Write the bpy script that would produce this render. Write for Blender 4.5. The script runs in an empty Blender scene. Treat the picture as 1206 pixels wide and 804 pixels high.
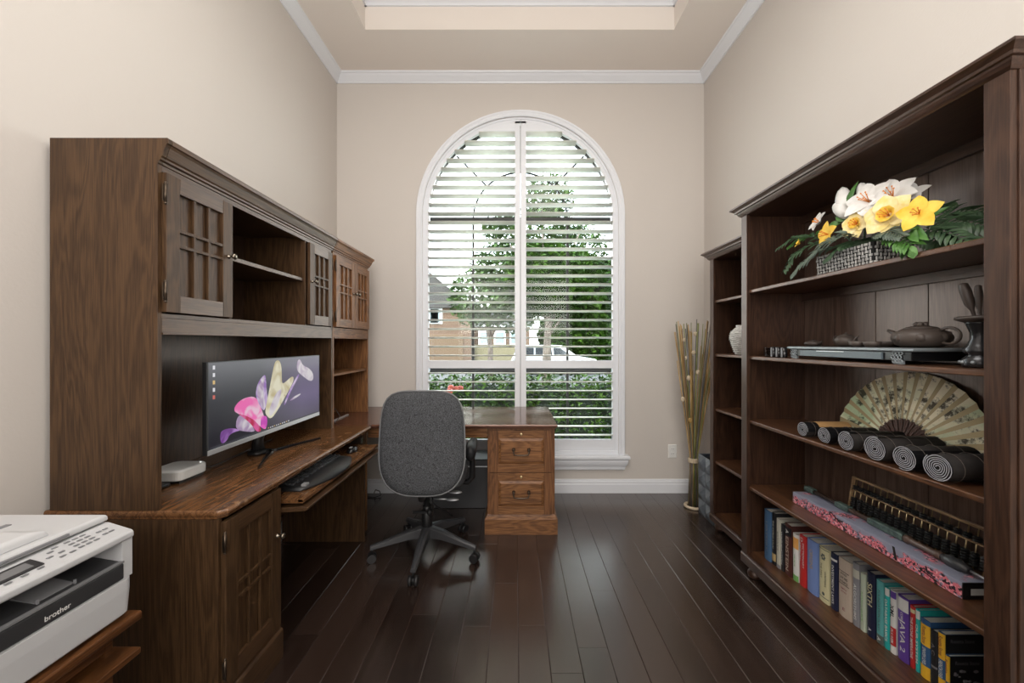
import bpy, bmesh, math, random
from mathutils import Vector, Matrix
PI = math.pi
SC = bpy.context.scene
COL = SC.collection
OFF = {}
random.seed(7)

# ------------------------------------------------------------------ materials
def _nt(name):
    m = bpy.data.materials.new(name); m.use_nodes = True
    nt = m.node_tree; b = nt.nodes['Principled BSDF']
    return m, nt, b
def mat(name, c, rough=.5, metal=0, spec=.5, emit=None, es=0, bump=0, bscale=80, coat=0, alpha=1):
    m, nt, b = _nt(name)
    b.inputs['Base Color'].default_value = (*c, 1)
    b.inputs['Roughness'].default_value = rough
    b.inputs['Metallic'].default_value = metal
    b.inputs['Specular IOR Level'].default_value = spec
    if coat: b.inputs['Coat Weight'].default_value = coat; b.inputs['Coat Roughness'].default_value = .1
    if emit:
        b.inputs['Emission Color'].default_value = (*emit, 1); b.inputs['Emission Strength'].default_value = es
    # slight procedural tone variation on every surface
    tc = nt.nodes.new('ShaderNodeTexCoord'); n = nt.nodes.new('ShaderNodeTexNoise'); n.inputs['Scale'].default_value = bscale
    nt.links.new(tc.outputs['Object'], n.inputs['Vector'])
    mr = nt.nodes.new('ShaderNodeMapRange'); mr.inputs['To Min'].default_value = rough*.92; mr.inputs['To Max'].default_value = min(1, rough*1.08)
    nt.links.new(n.outputs['Fac'], mr.inputs['Value']); nt.links.new(mr.outputs['Result'], b.inputs['Roughness'])
    if bump:
        bp = nt.nodes.new('ShaderNodeBump'); bp.inputs['Strength'].default_value = bump; bp.inputs['Distance'].default_value = .002
        nt.links.new(n.outputs['Fac'], bp.inputs['Height']); nt.links.new(bp.outputs['Normal'], b.inputs['Normal'])
    return m
def noisy(name, c1, c2, scale=30, rough=.6, stretch=(1,1,1), lo=.35, hi=.65, bump=.1, spec=.5, detail=6, coords='Object', metal=0):
    m, nt, b = _nt(name)
    tc = nt.nodes.new('ShaderNodeTexCoord'); mp = nt.nodes.new('ShaderNodeMapping'); mp.inputs['Scale'].default_value = stretch
    n = nt.nodes.new('ShaderNodeTexNoise'); n.inputs['Scale'].default_value = scale; n.inputs['Detail'].default_value = detail
    cr = nt.nodes.new('ShaderNodeValToRGB'); cr.color_ramp.elements[0].position = lo; cr.color_ramp.elements[1].position = hi
    cr.color_ramp.elements[0].color = (*c1, 1); cr.color_ramp.elements[1].color = (*c2, 1)
    nt.links.new(tc.outputs[coords], mp.inputs['Vector']); nt.links.new(mp.outputs['Vector'], n.inputs['Vector'])
    nt.links.new(n.outputs['Fac'], cr.inputs['Fac']); nt.links.new(cr.outputs['Color'], b.inputs['Base Color'])
    b.inputs['Roughness'].default_value = rough; b.inputs['Specular IOR Level'].default_value = spec; b.inputs['Metallic'].default_value = metal
    if bump:
        bp = nt.nodes.new('ShaderNodeBump'); bp.inputs['Strength'].default_value = bump; bp.inputs['Distance'].default_value = .002
        nt.links.new(n.outputs['Fac'], bp.inputs['Height']); nt.links.new(bp.outputs['Normal'], b.inputs['Normal'])
    return m
def wood(name, dark, light, axis='z', rough=.42, coarse=9, worn=None, spec=.5, coat=0):
    """grain running along one axis: stretched broad figure plus fine pores"""
    m, nt, b = _nt(name); L = nt.links.new
    tc = nt.nodes.new('ShaderNodeTexCoord')
    s = {'x': (.12,1,1), 'y': (1,.12,1), 'z': (1,1,.12)}[axis]
    f = {'x': (.03,1,1), 'y': (1,.03,1), 'z': (1,1,.03)}[axis]
    mp = nt.nodes.new('ShaderNodeMapping'); mp.inputs['Scale'].default_value = s
    mf = nt.nodes.new('ShaderNodeMapping'); mf.inputs['Scale'].default_value = f
    L(tc.outputs['Object'], mp.inputs['Vector']); L(tc.outputs['Object'], mf.inputs['Vector'])
    n1 = nt.nodes.new('ShaderNodeTexNoise'); n1.inputs['Scale'].default_value = coarse; n1.inputs['Detail'].default_value = 4; n1.inputs['Distortion'].default_value = .6
    L(mp.outputs['Vector'], n1.inputs['Vector'])
    # contour lines of the broad figure = cathedral grain
    mu = nt.nodes.new('ShaderNodeMath'); mu.operation = 'MULTIPLY'; mu.inputs[1].default_value = 75
    sn = nt.nodes.new('ShaderNodeMath'); sn.operation = 'SINE'
    L(n1.outputs['Fac'], mu.inputs[0]); L(mu.outputs[0], sn.inputs[0])
    n2 = nt.nodes.new('ShaderNodeTexNoise'); n2.inputs['Scale'].default_value = 260; n2.inputs['Detail'].default_value = 3
    L(mf.outputs['Vector'], n2.inputs['Vector'])
    a = nt.nodes.new('ShaderNodeMath'); a.operation = 'MULTIPLY_ADD'; a.inputs[1].default_value = .13; 
    L(sn.outputs[0], a.inputs[0]); L(n2.outputs['Fac'], a.inputs[2])
    cr = nt.nodes.new('ShaderNodeValToRGB'); cr.color_ramp.elements[0].position = .25; cr.color_ramp.elements[1].position = .75
    cr.color_ramp.elements[0].color = (*dark, 1); cr.color_ramp.elements[1].color = (*light, 1)
    L(a.outputs[0], cr.inputs['Fac'])
    col = cr.outputs['Color']
    if worn:
        nw = nt.nodes.new('ShaderNodeTexNoise'); nw.inputs['Scale'].default_value = 16; nw.inputs['Detail'].default_value = 8; nw.inputs['Roughness'].default_value = .75
        L(tc.outputs['Object'], nw.inputs['Vector'])
        rw = nt.nodes.new('ShaderNodeValToRGB'); rw.color_ramp.elements[0].position = .56; rw.color_ramp.elements[1].position = .64
        L(nw.outputs['Fac'], rw.inputs['Fac'])
        sx = nt.nodes.new('ShaderNodeSeparateXYZ'); L(tc.outputs['Object'], sx.inputs[0])
        band = nt.nodes.new('ShaderNodeMapRange'); band.inputs['From Min'].default_value = worn[1]; band.inputs['From Max'].default_value = worn[2]
        L(sx.outputs['X'], band.inputs['Value'])
        mm = nt.nodes.new('ShaderNodeMath'); mm.operation = 'MULTIPLY'; L(rw.outputs['Color'], mm.inputs[0]); L(band.outputs['Result'], mm.inputs[1])
        mm2 = nt.nodes.new('ShaderNodeMath'); mm2.operation = 'MULTIPLY'; mm2.inputs[1].default_value = .5; L(mm.outputs[0], mm2.inputs[0])
        mx = nt.nodes.new('ShaderNodeMix'); mx.data_type = 'RGBA'; L(mm2.outputs[0], mx.inputs['Factor']); L(col, mx.inputs['A']); mx.inputs['B'].default_value = (*worn[0], 1)
        col = mx.outputs['Result']
    L(col, b.inputs['Base Color'])
    b.inputs['Roughness'].default_value = rough; b.inputs['Specular IOR Level'].default_value = spec
    b.inputs['Specular Tint'].default_value = (1,.80,.73,1)
    if coat: b.inputs['Coat Weight'].default_value = coat*.4; b.inputs['Coat Roughness'].default_value = .25; b.inputs['Coat Tint'].default_value = (1,.85,.8,1)
    bp = nt.nodes.new('ShaderNodeBump'); bp.inputs['Strength'].default_value = .12; bp.inputs['Distance'].default_value = .0008
    L(a.outputs[0], bp.inputs['Height']); L(bp.outputs['Normal'], b.inputs['Normal'])
    return m

M = {}
M['wall'] = mat('wall paint', (.605,.563,.523), .85, bump=.25, bscale=90, spec=.2)
M['ceil'] = mat('ceiling paint', (.80,.74,.685), .9, bump=.15, bscale=90, spec=.2)
M['white'] = mat('white gloss trim', (.78,.80,.84), .32)
M['louver'] = mat('white louver paint', (.86,.86,.80), .35)
def _louver():
    nt = M['louver'].node_tree; b = nt.nodes['Principled BSDF']; o = nt.nodes['Material Output']
    t = nt.nodes.new('ShaderNodeBsdfTranslucent'); t.inputs['Color'].default_value = (.80,.82,.70,1)
    x = nt.nodes.new('ShaderNodeMixShader'); x.inputs['Fac'].default_value = .07
    nt.links.new(b.outputs[0], x.inputs[1]); nt.links.new(t.outputs[0], x.inputs[2]); nt.links.new(x.outputs[0], o.inputs['Surface'])
_louver()
HD, HL = (.029,.0148,.0065), (.080,.043,.0195)
M['hz'] = wood('hutch oak upright', HD, HL, 'z', .42, spec=.45)
M['hy'] = wood('hutch oak lengthways', HD, HL, 'y', .36, spec=.7, coat=.35)
M['hdark'] = wood('hutch back panel', (.030,.016,.009), (.075,.042,.024), 'z', .35)
M['h2z'] = wood('corner hutch oak upright', (.085,.036,.014), (.25,.112,.042), 'z')
M['h2y'] = wood('corner hutch oak lengthways', (.085,.036,.014), (.25,.112,.042), 'y')
M['top'] = wood('desk top oak', (.066,.029,.011), (.180,.083,.034), 'y', .27, worn=((.36,.21,.11), .06, .22))
M['rtop'] = wood('return top oak', (.065,.028,.018), (.155,.068,.042), 'x', .15, spec=.9)
M['px'] = wood('pedestal oak across', (.085,.034,.012), (.27,.125,.050), 'x', .4, coarse=12)
M['pz'] = wood('pedestal oak upright', (.075,.030,.011), (.22,.098,.040), 'z', .4)
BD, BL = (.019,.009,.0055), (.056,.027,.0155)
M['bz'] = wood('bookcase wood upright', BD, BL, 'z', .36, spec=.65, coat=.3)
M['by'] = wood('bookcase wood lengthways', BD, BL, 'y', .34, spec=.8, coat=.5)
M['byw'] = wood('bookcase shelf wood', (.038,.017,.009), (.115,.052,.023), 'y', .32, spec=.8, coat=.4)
M['bback'] = wood('bookcase back boards', (.042,.025,.018), (.125,.080,.060), 'z', .28, coarse=5, spec=.8)  # base colour lightened to stand in for the window sheen
M['seam'] = mat('dark joint', (.008,.005,.004), .8)
M['cherry'] = wood('printer stand wood', (.045,.016,.005), (.14,.055,.018), 'y', .35)
M['bronze'] = mat('aged bronze', (.10,.075,.055), .35, .9)
M['nickel'] = mat('dull nickel', (.24,.21,.17), .25, .95)
M['brass'] = mat('brass', (.60,.47,.27), .3, .9)
M['black'] = mat('black plastic', (.012,.012,.013), .4)
M['blackmatt'] = mat('matt black', (.010,.010,.011), .5, spec=.3)
M['blackgloss'] = mat('gloss black', (.008,.008,.009), .15)
M['dgrey'] = mat('dark grey plastic', (.045,.046,.050), .35)
M['grey'] = mat('mid grey plastic', (.20,.20,.21), .45)
M['pale'] = mat('pale grey printer shell', (.50,.50,.51), .5)
M['pale2'] = mat('light grey printer lid', (.55,.55,.56), .55)
M['printdark'] = mat('printer charcoal', (.030,.030,.032), .4)
M['printmid'] = mat('printer grey tray', (.16,.16,.165), .45)
M['silver'] = mat('silver plastic', (.55,.56,.58), .3, .6)
M['paper'] = noisy('paper block', (.60,.58,.53), (.82,.79,.73), 500, .85, (1,1,.02), bump=.2)
M['offwhite'] = mat('white plastic', (.78,.78,.76), .35)
M['fabric'] = noisy('grey woven fabric', (.016,.017,.019), (.135,.14,.15), 330, .95, (1,1,.6), .32,.72, bump=.6, spec=.2, detail=3)
M['piping'] = mat('grey piping', (.16,.165,.17), .6)
M['glass'] = None
def thin_glass():
    m = bpy.data.materials.new('window glass'); m.use_nodes = True; nt = m.node_tree; nt.nodes.clear()
    o = nt.nodes.new('ShaderNodeOutputMaterial'); t = nt.nodes.new('ShaderNodeBsdfTransparent'); g = nt.nodes.new('ShaderNodeBsdfGlossy')
    t.inputs['Color'].default_value = (.93,.96,.94,1); g.inputs['Roughness'].default_value = .02
    x = nt.nodes.new('ShaderNodeMixShader'); x.inputs['Fac'].default_value = .012
    nt.links.new(t.outputs[0], x.inputs[1]); nt.links.new(g.outputs[0], x.inputs[2]); nt.links.new(x.outputs[0], o.inputs[0])
    return m
M['glass'] = thin_glass()

# ------------------------------------------------------------------ geometry collector
class MB:
    def __init__(s): s.v = []; s.f = []; s.m = []; s.sm = []
    def add(s, vs, fs, m=0, smooth=False):
        o = len(s.v); s.v += [tuple(v) for v in vs]
        for f in fs: s.f.append([i+o for i in f]); s.m.append(m); s.sm.append(smooth)
        return s
    def box(s, x0, x1, y0, y1, z0, z1, m=0):
        if x0 > x1: x0, x1 = x1, x0
        if y0 > y1: y0, y1 = y1, y0
        if z0 > z1: z0, z1 = z1, z0
        v = [(x0,y0,z0),(x1,y0,z0),(x1,y1,z0),(x0,y1,z0),(x0,y0,z1),(x1,y0,z1),(x1,y1,z1),(x0,y1,z1)]
        return s.add(v, [(0,3,2,1),(4,5,6,7),(0,1,5,4),(1,2,6,5),(2,3,7,6),(3,0,4,7)], m)
    def prism(s, poly, axis, a, b, m=0, smooth=False):
        n = len(poly)
        def P(p, t): return {'x': (t,p[0],p[1]), 'y': (p[0],t,p[1]), 'z': (p[0],p[1],t)}[axis]
        v = [P(p,a) for p in poly] + [P(p,b) for p in poly]
        fs = [tuple(range(n))[::-1], tuple(range(n,2*n))]
        s.add(v, fs, m); o = len(s.v) - 2*n
        for i in range(n):
            j = (i+1) % n; s.f.append([o+i,o+j,o+n+j,o+n+i]); s.m.append(m); s.sm.append(smooth)
        return s
    def rings(s, rings, m=0, cap=True, smooth=False):
        n = len(rings[0]); v = [p for r in rings for p in r]; fs = []
        for k in range(len(rings)-1):
            for i in range(n):
                j = (i+1) % n; fs.append((k*n+i, k*n+j, (k+1)*n+j, (k+1)*n+i))
        s.add(v, fs, m, smooth)
        if cap:
            o = len(s.v)-len(v)
            s.f.append([o+i for i in range(n)][::-1]); s.m.append(m); s.sm.append(False)
            s.f.append([o+(len(rings)-1)*n+i for i in range(n)]); s.m.append(m); s.sm.append(False)
        return s
    def frame(s, a0, a1, b0, b1, prof, ax='z', ex=(1,1,1,1), m=0):
        """rectangle (a,b) grown by d at level w for every (d, w) of the profile; ax = direction of w"""
        def P(a, b, w): return {'z': (a,b,w), 'x': (w,a,b), 'y': (a,w,b)}[ax]
        R = []
        for d, w in prof:
            A0, A1, B0, B1 = a0-d*ex[0], a1+d*ex[1], b0-d*ex[2], b1+d*ex[3]
            R.append([P(A0,B0,w), P(A1,B0,w), P(A1,B1,w), P(A0,B1,w)])
        return s.rings(R, m)
    def tube(s, pts, r, seg=8, m=0, cap=True, closed=False):
        pts = [Vector(p) for p in pts]; n = len(pts); rs = r if isinstance(r, (list,tuple)) else [r]*n
        R = []; prev = None
        for i, p in enumerate(pts):
            if closed: t = (pts[(i+1)%n]-pts[i-1])
            else: t = (pts[min(i+1,n-1)]-pts[max(i-1,0)])
            t.normalize()
            if prev is None:
                up = Vector((0,0,1)) if abs(t.z) < .9 else Vector((1,0,0))
                u = t.cross(up).normalized()
            else:
                u = (prev - t*prev.dot(t)).normalized()
            prev = u; w = t.cross(u)
            R.append([tuple(p + (u*math.cos(2*PI*k/seg)+w*math.sin(2*PI*k/seg))*rs[i]) for k in range(seg)])
        if closed: R.append(R[0])
        return s.rings(R, m, cap and not closed, True)
    def lathe(s, prof, c=(0,0,0), axis='z', seg=24, m=0, cap=True):
        R = []
        for r, h in prof:
            ring = []
            for k in range(seg):
                a = 2*PI*k/seg; x, y = r*math.cos(a), r*math.sin(a)
                p = {'z': (x,y,h), 'x': (h,x,y), 'y': (y,h,x)}[axis]
                ring.append((c[0]+p[0], c[1]+p[1], c[2]+p[2]))
            R.append(ring)
        return s.rings(R, m, cap, True)
    def ball(s, c, r, seg=12, m=0, sc=(1,1,1)):
        R = []
        for i in range(seg//2+1):
            t = PI*i/(seg//2); q = max(math.sin(t), .001)
            R.append([(c[0]+sc[0]*r*q*math.cos(2*PI*k/seg), c[1]+sc[1]*r*q*math.sin(2*PI*k/seg), c[2]-sc[2]*r*math.cos(t)) for k in range(seg)])
        return s.rings(R, m, True, True)
    def mesh(s, name, mats, off=(0,0,0)):
        me = bpy.data.meshes.new(name)
        me.from_pydata([(v[0]-off[0], v[1]-off[1], v[2]-off[2]) for v in s.v], [], s.f)
        for mt in (mats if isinstance(mats, (list,tuple)) else [mats]): me.materials.append(M[mt] if isinstance(mt, str) else mt)
        me.polygons.foreach_set('material_index', s.m)
        me.polygons.foreach_set('use_smooth', s.sm)
        me.update()
        bm = bmesh.new(); bm.from_mesh(me); bmesh.ops.recalc_face_normals(bm, faces=bm.faces); bm.to_mesh(me); bm.free()
        return me
    def build(s, name, mats, parent=None, bevel=0, sub=0, label=None, loc=None):
        off = OFF[parent.name] if parent else (loc or (0,0,0))
        o = bpy.data.objects.new(name, s.mesh(name, mats, off)); COL.objects.link(o)
        if parent: o.parent = parent
        elif loc: o.location = loc
        OFF[o.name] = tuple(off)
        if bevel:
            b = o.modifiers.new('bevel', 'BEVEL'); b.width = bevel; b.segments = 2; b.limit_method = 'ANGLE'; b.angle_limit = math.radians(35)
        if sub:
            b = o.modifiers.new('sub', 'SUBSURF'); b.levels = sub; b.render_levels = sub
        if label: o['label'] = label
        return o
def thing(name, label, cat, loc, group=None, rot=0):
    o = bpy.data.objects.new(name, None); COL.objects.link(o); o.location = loc; o.rotation_euler = (0,0,rot)
    o.empty_display_size = .05
    o['label'] = label; o['category'] = cat
    if group: o['group'] = group
    OFF[o.name] = tuple(loc); return o
def tag(o, label, cat, group=None, kind=None):
    o['label'] = label; o['category'] = cat
    if group: o['group'] = group
    if kind: o['kind'] = kind
    return o
def struct(name, mb, mats, bevel=0, label=None):
    o = mb.build(name, mats, None, bevel); o['kind'] = 'structure'
    if label: o['label'] = label
    return o
def inst(src_mesh, name, parent, loc, rot=(0,0,0), sc=(1,1,1)):
    """another copy of a part mesh; loc in world coordinates"""
    o = bpy.data.objects.new(name, src_mesh); COL.objects.link(o); o.parent = parent
    f = OFF[parent.name]; o.location = (loc[0]-f[0], loc[1]-f[1], loc[2]-f[2]); o.rotation_euler = rot; o.scale = sc
    OFF[o.name] = loc
    return o
def text(name, s, size, origin, xd, yd, mt, parent, width=None, extr=.0003, fit_h=None, bold=0):
    cu = bpy.data.curves.new(name, 'FONT'); cu.body = s; cu.size = 1; cu.align_x = 'CENTER'; cu.align_y = 'CENTER'; cu.offset = bold
    t = bpy.data.objects.new(name, cu); COL.objects.link(t)
    dg = bpy.context.evaluated_depsgraph_get(); me = bpy.data.meshes.new_from_object(t.evaluated_get(dg))
    bpy.data.objects.remove(t); bpy.data.curves.remove(cu)
    xs = [v.co.x for v in me.vertices]; ys = [v.co.y for v in me.vertices]
    w = max(xs)-min(xs); h = max(ys)-min(ys); cx = (max(xs)+min(xs))/2; cy = (max(ys)+min(ys))/2
    sx = (width/w) if width else size; sy = (fit_h/h) if fit_h else (size if not width or size else sx)
    X = Vector(xd).normalized(); Y = Vector(yd).normalized(); O = Vector(origin)-Vector(OFF[parent.name])
    for v in me.vertices: v.co = O + X*((v.co.x-cx)*sx) + Y*((v.co.y-cy)*sy)
    me.materials.clear(); me.materials.append(M[mt] if isinstance(mt, str) else mt)
    o = bpy.data.objects.new(name, me); COL.objects.link(o); o.parent = parent; OFF[o.name] = OFF[parent.name]
    return o
def P(px, py, X):
    """point on the vertical plane X=const seen at a position of the measured photograph"""
    Y = 450*X/(px-607); return Vector((X, Y, 1.32-(py-403)*Y/450))

# ------------------------------------------------------------------ camera, light
cam_d = bpy.data.cameras.new('camera'); cam = bpy.data.objects.new('camera', cam_d); COL.objects.link(cam); SC.camera = cam
cam.location = (0,0,1.32); cam.rotation_euler = (PI/2,0,0)
cam_d.sensor_width = 36; cam_d.lens = 450/1206*36; cam_d.shift_x = -4/1206; cam_d.shift_y = 1/1206; cam_d.clip_start = .05; cam_d.clip_end = 300
SC.view_settings.view_transform = 'Standard'; SC.view_settings.look = 'None'; SC.view_settings.gamma = 1; SC.view_settings.use_curve_mapping = False
SC.view_settings.exposure = 0

w = bpy.data.worlds.new('sky'); SC.world = w; w.use_nodes = True; nt = w.node_tree; bg = nt.nodes['Background']
tc = nt.nodes.new('ShaderNodeTexCoord'); sx = nt.nodes.new('ShaderNodeSeparateXYZ'); nt.links.new(tc.outputs['Generated'], sx.inputs[0])
cr = nt.nodes.new('ShaderNodeValToRGB'); nt.links.new(sx.outputs['Z'], cr.inputs['Fac'])
e = cr.color_ramp.elements; e[0].position = 0; e[0].color = (1,.985,.97,1); e[1].position = .8; e[1].color = (.36,.56,.92,1)
n = nt.nodes.new('ShaderNodeTexNoise'); n.inputs['Scale'].default_value = 2.2; n.inputs['Detail'].default_value = 6; nt.links.new(tc.outputs['Generated'], n.inputs['Vector'])
r2 = nt.nodes.new('ShaderNodeValToRGB'); r2.color_ramp.elements[0].position = .42; r2.color_ramp.elements[1].position = .6; nt.links.new(n.outputs['Fac'], r2.inputs['Fac'])
mx = nt.nodes.new('ShaderNodeMix'); mx.data_type = 'RGBA'; nt.links.new(r2.outputs['Color'], mx.inputs['Factor']); nt.links.new(cr.outputs['Color'], mx.inputs['A']); mx.inputs['B'].default_value = (1,.98,.96,1)
nt.links.new(mx.outputs['Result'], bg.inputs['Color']); bg.inputs['Strength'].default_value = 8.5

def area(name, loc, rot, sx_, sy_, power, col=(1,.97,.93)):
    l = bpy.data.lights.new(name, 'AREA'); l.shape = 'RECTANGLE'; l.size = sx_; l.size_y = sy_; l.energy = power; l.color = col
    o = bpy.data.objects.new(name, l); COL.objects.link(o); o.location = loc; o.rotation_euler = rot; return o
s = bpy.data.lights.new('sun', 'SUN'); s.energy = 5.0; s.angle = .02; s.color = (1,.95,.86)
so = bpy.data.objects.new('sun', s); COL.objects.link(so); so.rotation_euler = (math.radians(38), 0, math.radians(-25))
area('tray_fill', (0,.9,3.64), (0,0,0), 1.5, 1.5, 36)  # added fill light below the tray, no fixture belongs to it
area('rear_fill', (0,-1.75,1.9), (math.radians(90),0,0), 2.6, 2.6, 44)  # added fill light behind the camera, the wall there has no opening
area('upward_fill', (0,-1.0,2.1), (math.radians(122),0,0), 2.2, 1.4, 56)  # added fill aimed up at the ceiling, no source in the room

# ------------------------------------------------------------------ room shell
XL, XR, YB, YF, ZC = -1.57, 1.66, 3.36, -1.95, 3.66
def plank_floor():
    mb = MB(); cols = []
    pw = .1285; x = .013 - pw*13
    g, d = .0021, .0016
    rnd = random.Random(3)
    while x < XR:
        x0, x1 = max(x, XL), min(x+pw, XR)
        if x1 > x0+.005:
            y = YF - rnd.random()*.8
            while y < YB:
                y1 = y + rnd.uniform(.45, 1.25)
                a, b = max(y, YF), min(y1, YB)
                if b > a+.02:
                    v = [(x0,a,-d),(x1,a,-d),(x1,b,-d),(x0,b,-d),(x0+g,a+.0007,0),(x1-g,a+.0007,0),(x1-g,b-.0007,0),(x0+g,b-.0007,0)]
                    n0 = len(mb.f)
                    mb.add(v, [(4,5,6,7),(0,1,5,4),(1,2,6,5),(2,3,7,6),(3,0,4,7)], 0)
                    c = rnd.random(); cols += [c]*(len(mb.f)-n0)
                y = y1
        x += pw
    mb.box(XL-.1, XR+.1, YF, YB+.2, -.15, -.004, 0); cols += [0]*6
    o = struct('floor', mb, 'white')
    me = o.data; at = me.attributes.new('plank', 'FLOAT', 'FACE')
    at.data.foreach_set('value', cols)
    m, nt, b = _nt('dark stained floor boards'); L = nt.links.new
    ac = nt.nodes.new('ShaderNodeAttribute'); ac.attribute_name = 'plank'
    tc = nt.nodes.new('ShaderNodeTexCoord'); mp = nt.nodes.new('ShaderNodeMapping'); mp.inputs['Scale'].default_value = (1,.09,1)
    cmb = nt.nodes.new('ShaderNodeCombineXYZ'); L(ac.outputs['Fac'], cmb.inputs['Z'])
    va = nt.nodes.new('ShaderNodeVectorMath'); va.operation = 'MULTIPLY_ADD'; va.inputs[1].default_value = (0,0,30)
    L(cmb.outputs[0], va.inputs[0]); L(tc.outputs['Object'], va.inputs[2]); L(va.outputs[0], mp.inputs['Vector'])
    n1 = nt.nodes.new('ShaderNodeTexNoise'); n1.inputs['Scale'].default_value = 38; n1.inputs['Detail'].default_value = 7; n1.inputs['Distortion'].default_value = .8
    L(mp.outputs['Vector'], n1.inputs['Vector'])
    ad = nt.nodes.new('ShaderNodeMath'); ad.operation = 'MULTIPLY_ADD'; ad.inputs[1].default_value = .45; L(ac.outputs['Fac'], ad.inputs[0]); L(n1.outputs['Fac'], ad.inputs[2])
    cr = nt.nodes.new('ShaderNodeValToRGB'); cr.color_ramp.elements[0].position = .3; cr.color_ramp.elements[1].position = 1.05
    cr.color_ramp.elements[0].color = (.010,.0055,.004,1); cr.color_ramp.elements[1].color = (.038,.023,.0175,1)
    L(ad.outputs[0], cr.inputs['Fac']); L(cr.outputs['Color'], b.inputs['Base Color'])
    mr = nt.nodes.new('ShaderNodeMapRange'); mr.inputs['To Min'].default_value = .22; mr.inputs['To Max'].default_value = .28; b.inputs['Specular IOR Level'].default_value = .95; b.inputs['Specular Tint'].default_value = (1,.88,.82,1); b.inputs['Coat Weight'].default_value = .6; b.inputs['Coat Roughness'].default_value = .26; L(n1.outputs['Fac'], mr.inputs['Value']); L(mr.outputs[0], b.inputs['Roughness'])
    n2 = nt.nodes.new('ShaderNodeTexNoise'); n2.inputs['Scale'].default_value = 14; n2.inputs['Detail'].default_value = 2; L(mp.outputs['Vector'], n2.inputs['Vector'])
    bp = nt.nodes.new('ShaderNodeBump'); bp.inputs['Strength'].default_value = .22; bp.inputs['Distance'].default_value = .002
    L(n2.outputs['Fac'], bp.inputs['Height']); L(bp.outputs['Normal'], b.inputs['Normal'])
    me.materials.clear(); me.materials.append(m)
plank_floor()

WX, WR, WZ, WB = .045, .862, 2.44, .335      # window centre, half width, spring line, bottom
def arc(r, n=32, a0=0, a1=PI, cx=WX, cz=WZ): return [(cx+r*math.cos(a0+(a1-a0)*i/n), cz+r*math.sin(a0+(a1-a0)*i/n)) for i in range(n+1)]
# walls
struct('wall_left', MB().box(XL-.12, XL, YF-.12, YB+.16, -.15, 4.1), 'wall')
struct('wall_right', MB().box(XR, XR+.12, YF-.12, YB+.16, -.15, 4.1), 'wall')
struct('wall_front', MB().box(XL, XR, YF-.12, YF, -.15, 4.1), 'wall')
mb = MB()
def qd(pts):   # front and outer skin of the back wall piece
    mb.prism(pts, 'y', YB, YB+.16)
mb.box(XL, WX-WR, YB, YB+.16, -.15, 4.1); mb.box(WX+WR, XR, YB, YB+.16, -.15, 4.1); mb.box(WX-WR, WX+WR, YB, YB+.16, -.15, WB)
a = arc(WR, 40)
for i in range(40):
    (xa,za),(xb,zb) = a[i], a[i+1]
    mb.prism([(xa,za),(xb,zb),(xb,4.1),(xa,4.1)], 'y', YB, YB+.16)
struct('wall_back', mb, 'wall')
# ceiling with tray
TX0, TX1, TY0, TY1, TZ = -1.125, 1.19, -.9, 2.86, 3.93
mb = MB()
mb.box(XL, TX0, YF, YB, ZC, ZC+.44); mb.box(TX1, XR, YF, YB, ZC, ZC+.44); mb.box(TX0, TX1, TY1, YB, ZC, ZC+.44); mb.box(TX0, TX1, YF, TY0, ZC, ZC+.44)
mb.box(TX0, TX1, TY0, TY1, TZ, ZC+.44)
struct('ceiling', mb, 'ceil')
CR = [(0,-.066),(.010,-.066),(.014,-.058),(.022,-.052),(.050,-.026),(.060,-.014),(.070,-.010),(.074,0),(0,0)]
def crown(name, side, z, a0, a1, w):
    if side == 'x+': poly = [(w+d, z+h) for d, h in CR]; mb = MB().prism(poly, 'y', a0, a1)
    if side == 'x-': poly = [(w-d, z+h) for d, h in CR]; mb = MB().prism(poly, 'y', a0, a1)
    if side == 'y-': poly = [(w-d, z+h) for d, h in CR]; mb = MB().prism(poly, 'x', a0, a1)
    struct(name, mb, 'white')
crown('trim_1', 'x+', ZC, YF, YB, XL); crown('trim_2', 'x-', ZC, YF, YB, XR); crown('trim_3', 'y-', ZC, XL, XR, YB)
CR = [(d*1.3, h*1.5) for d, h in CR]
crown('trim_4', 'y-', TZ, TX0, TX1, TY1); crown('trim_5', 'x+', TZ, TY0, TY1, TX0); crown('trim_6', 'x-', TZ, TY0, TY1, TX1)
BB = [(0,0),(.016,0),(.016,.075),(.013,.082),(.013,.100),(.008,.108),(.008,.116),(0,.120)]
struct('baseboard_back', MB().prism([(YB-d,h) for d,h in BB], 'x', XL, XR), 'white')
struct('baseboard_left', MB().prism([(XL+d,h) for d,h in BB], 'y', YF, YB), 'white')
struct('baseboard_right', MB().prism([(XR-d,h) for d,h in BB], 'y', YF, YB), 'white')

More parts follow.
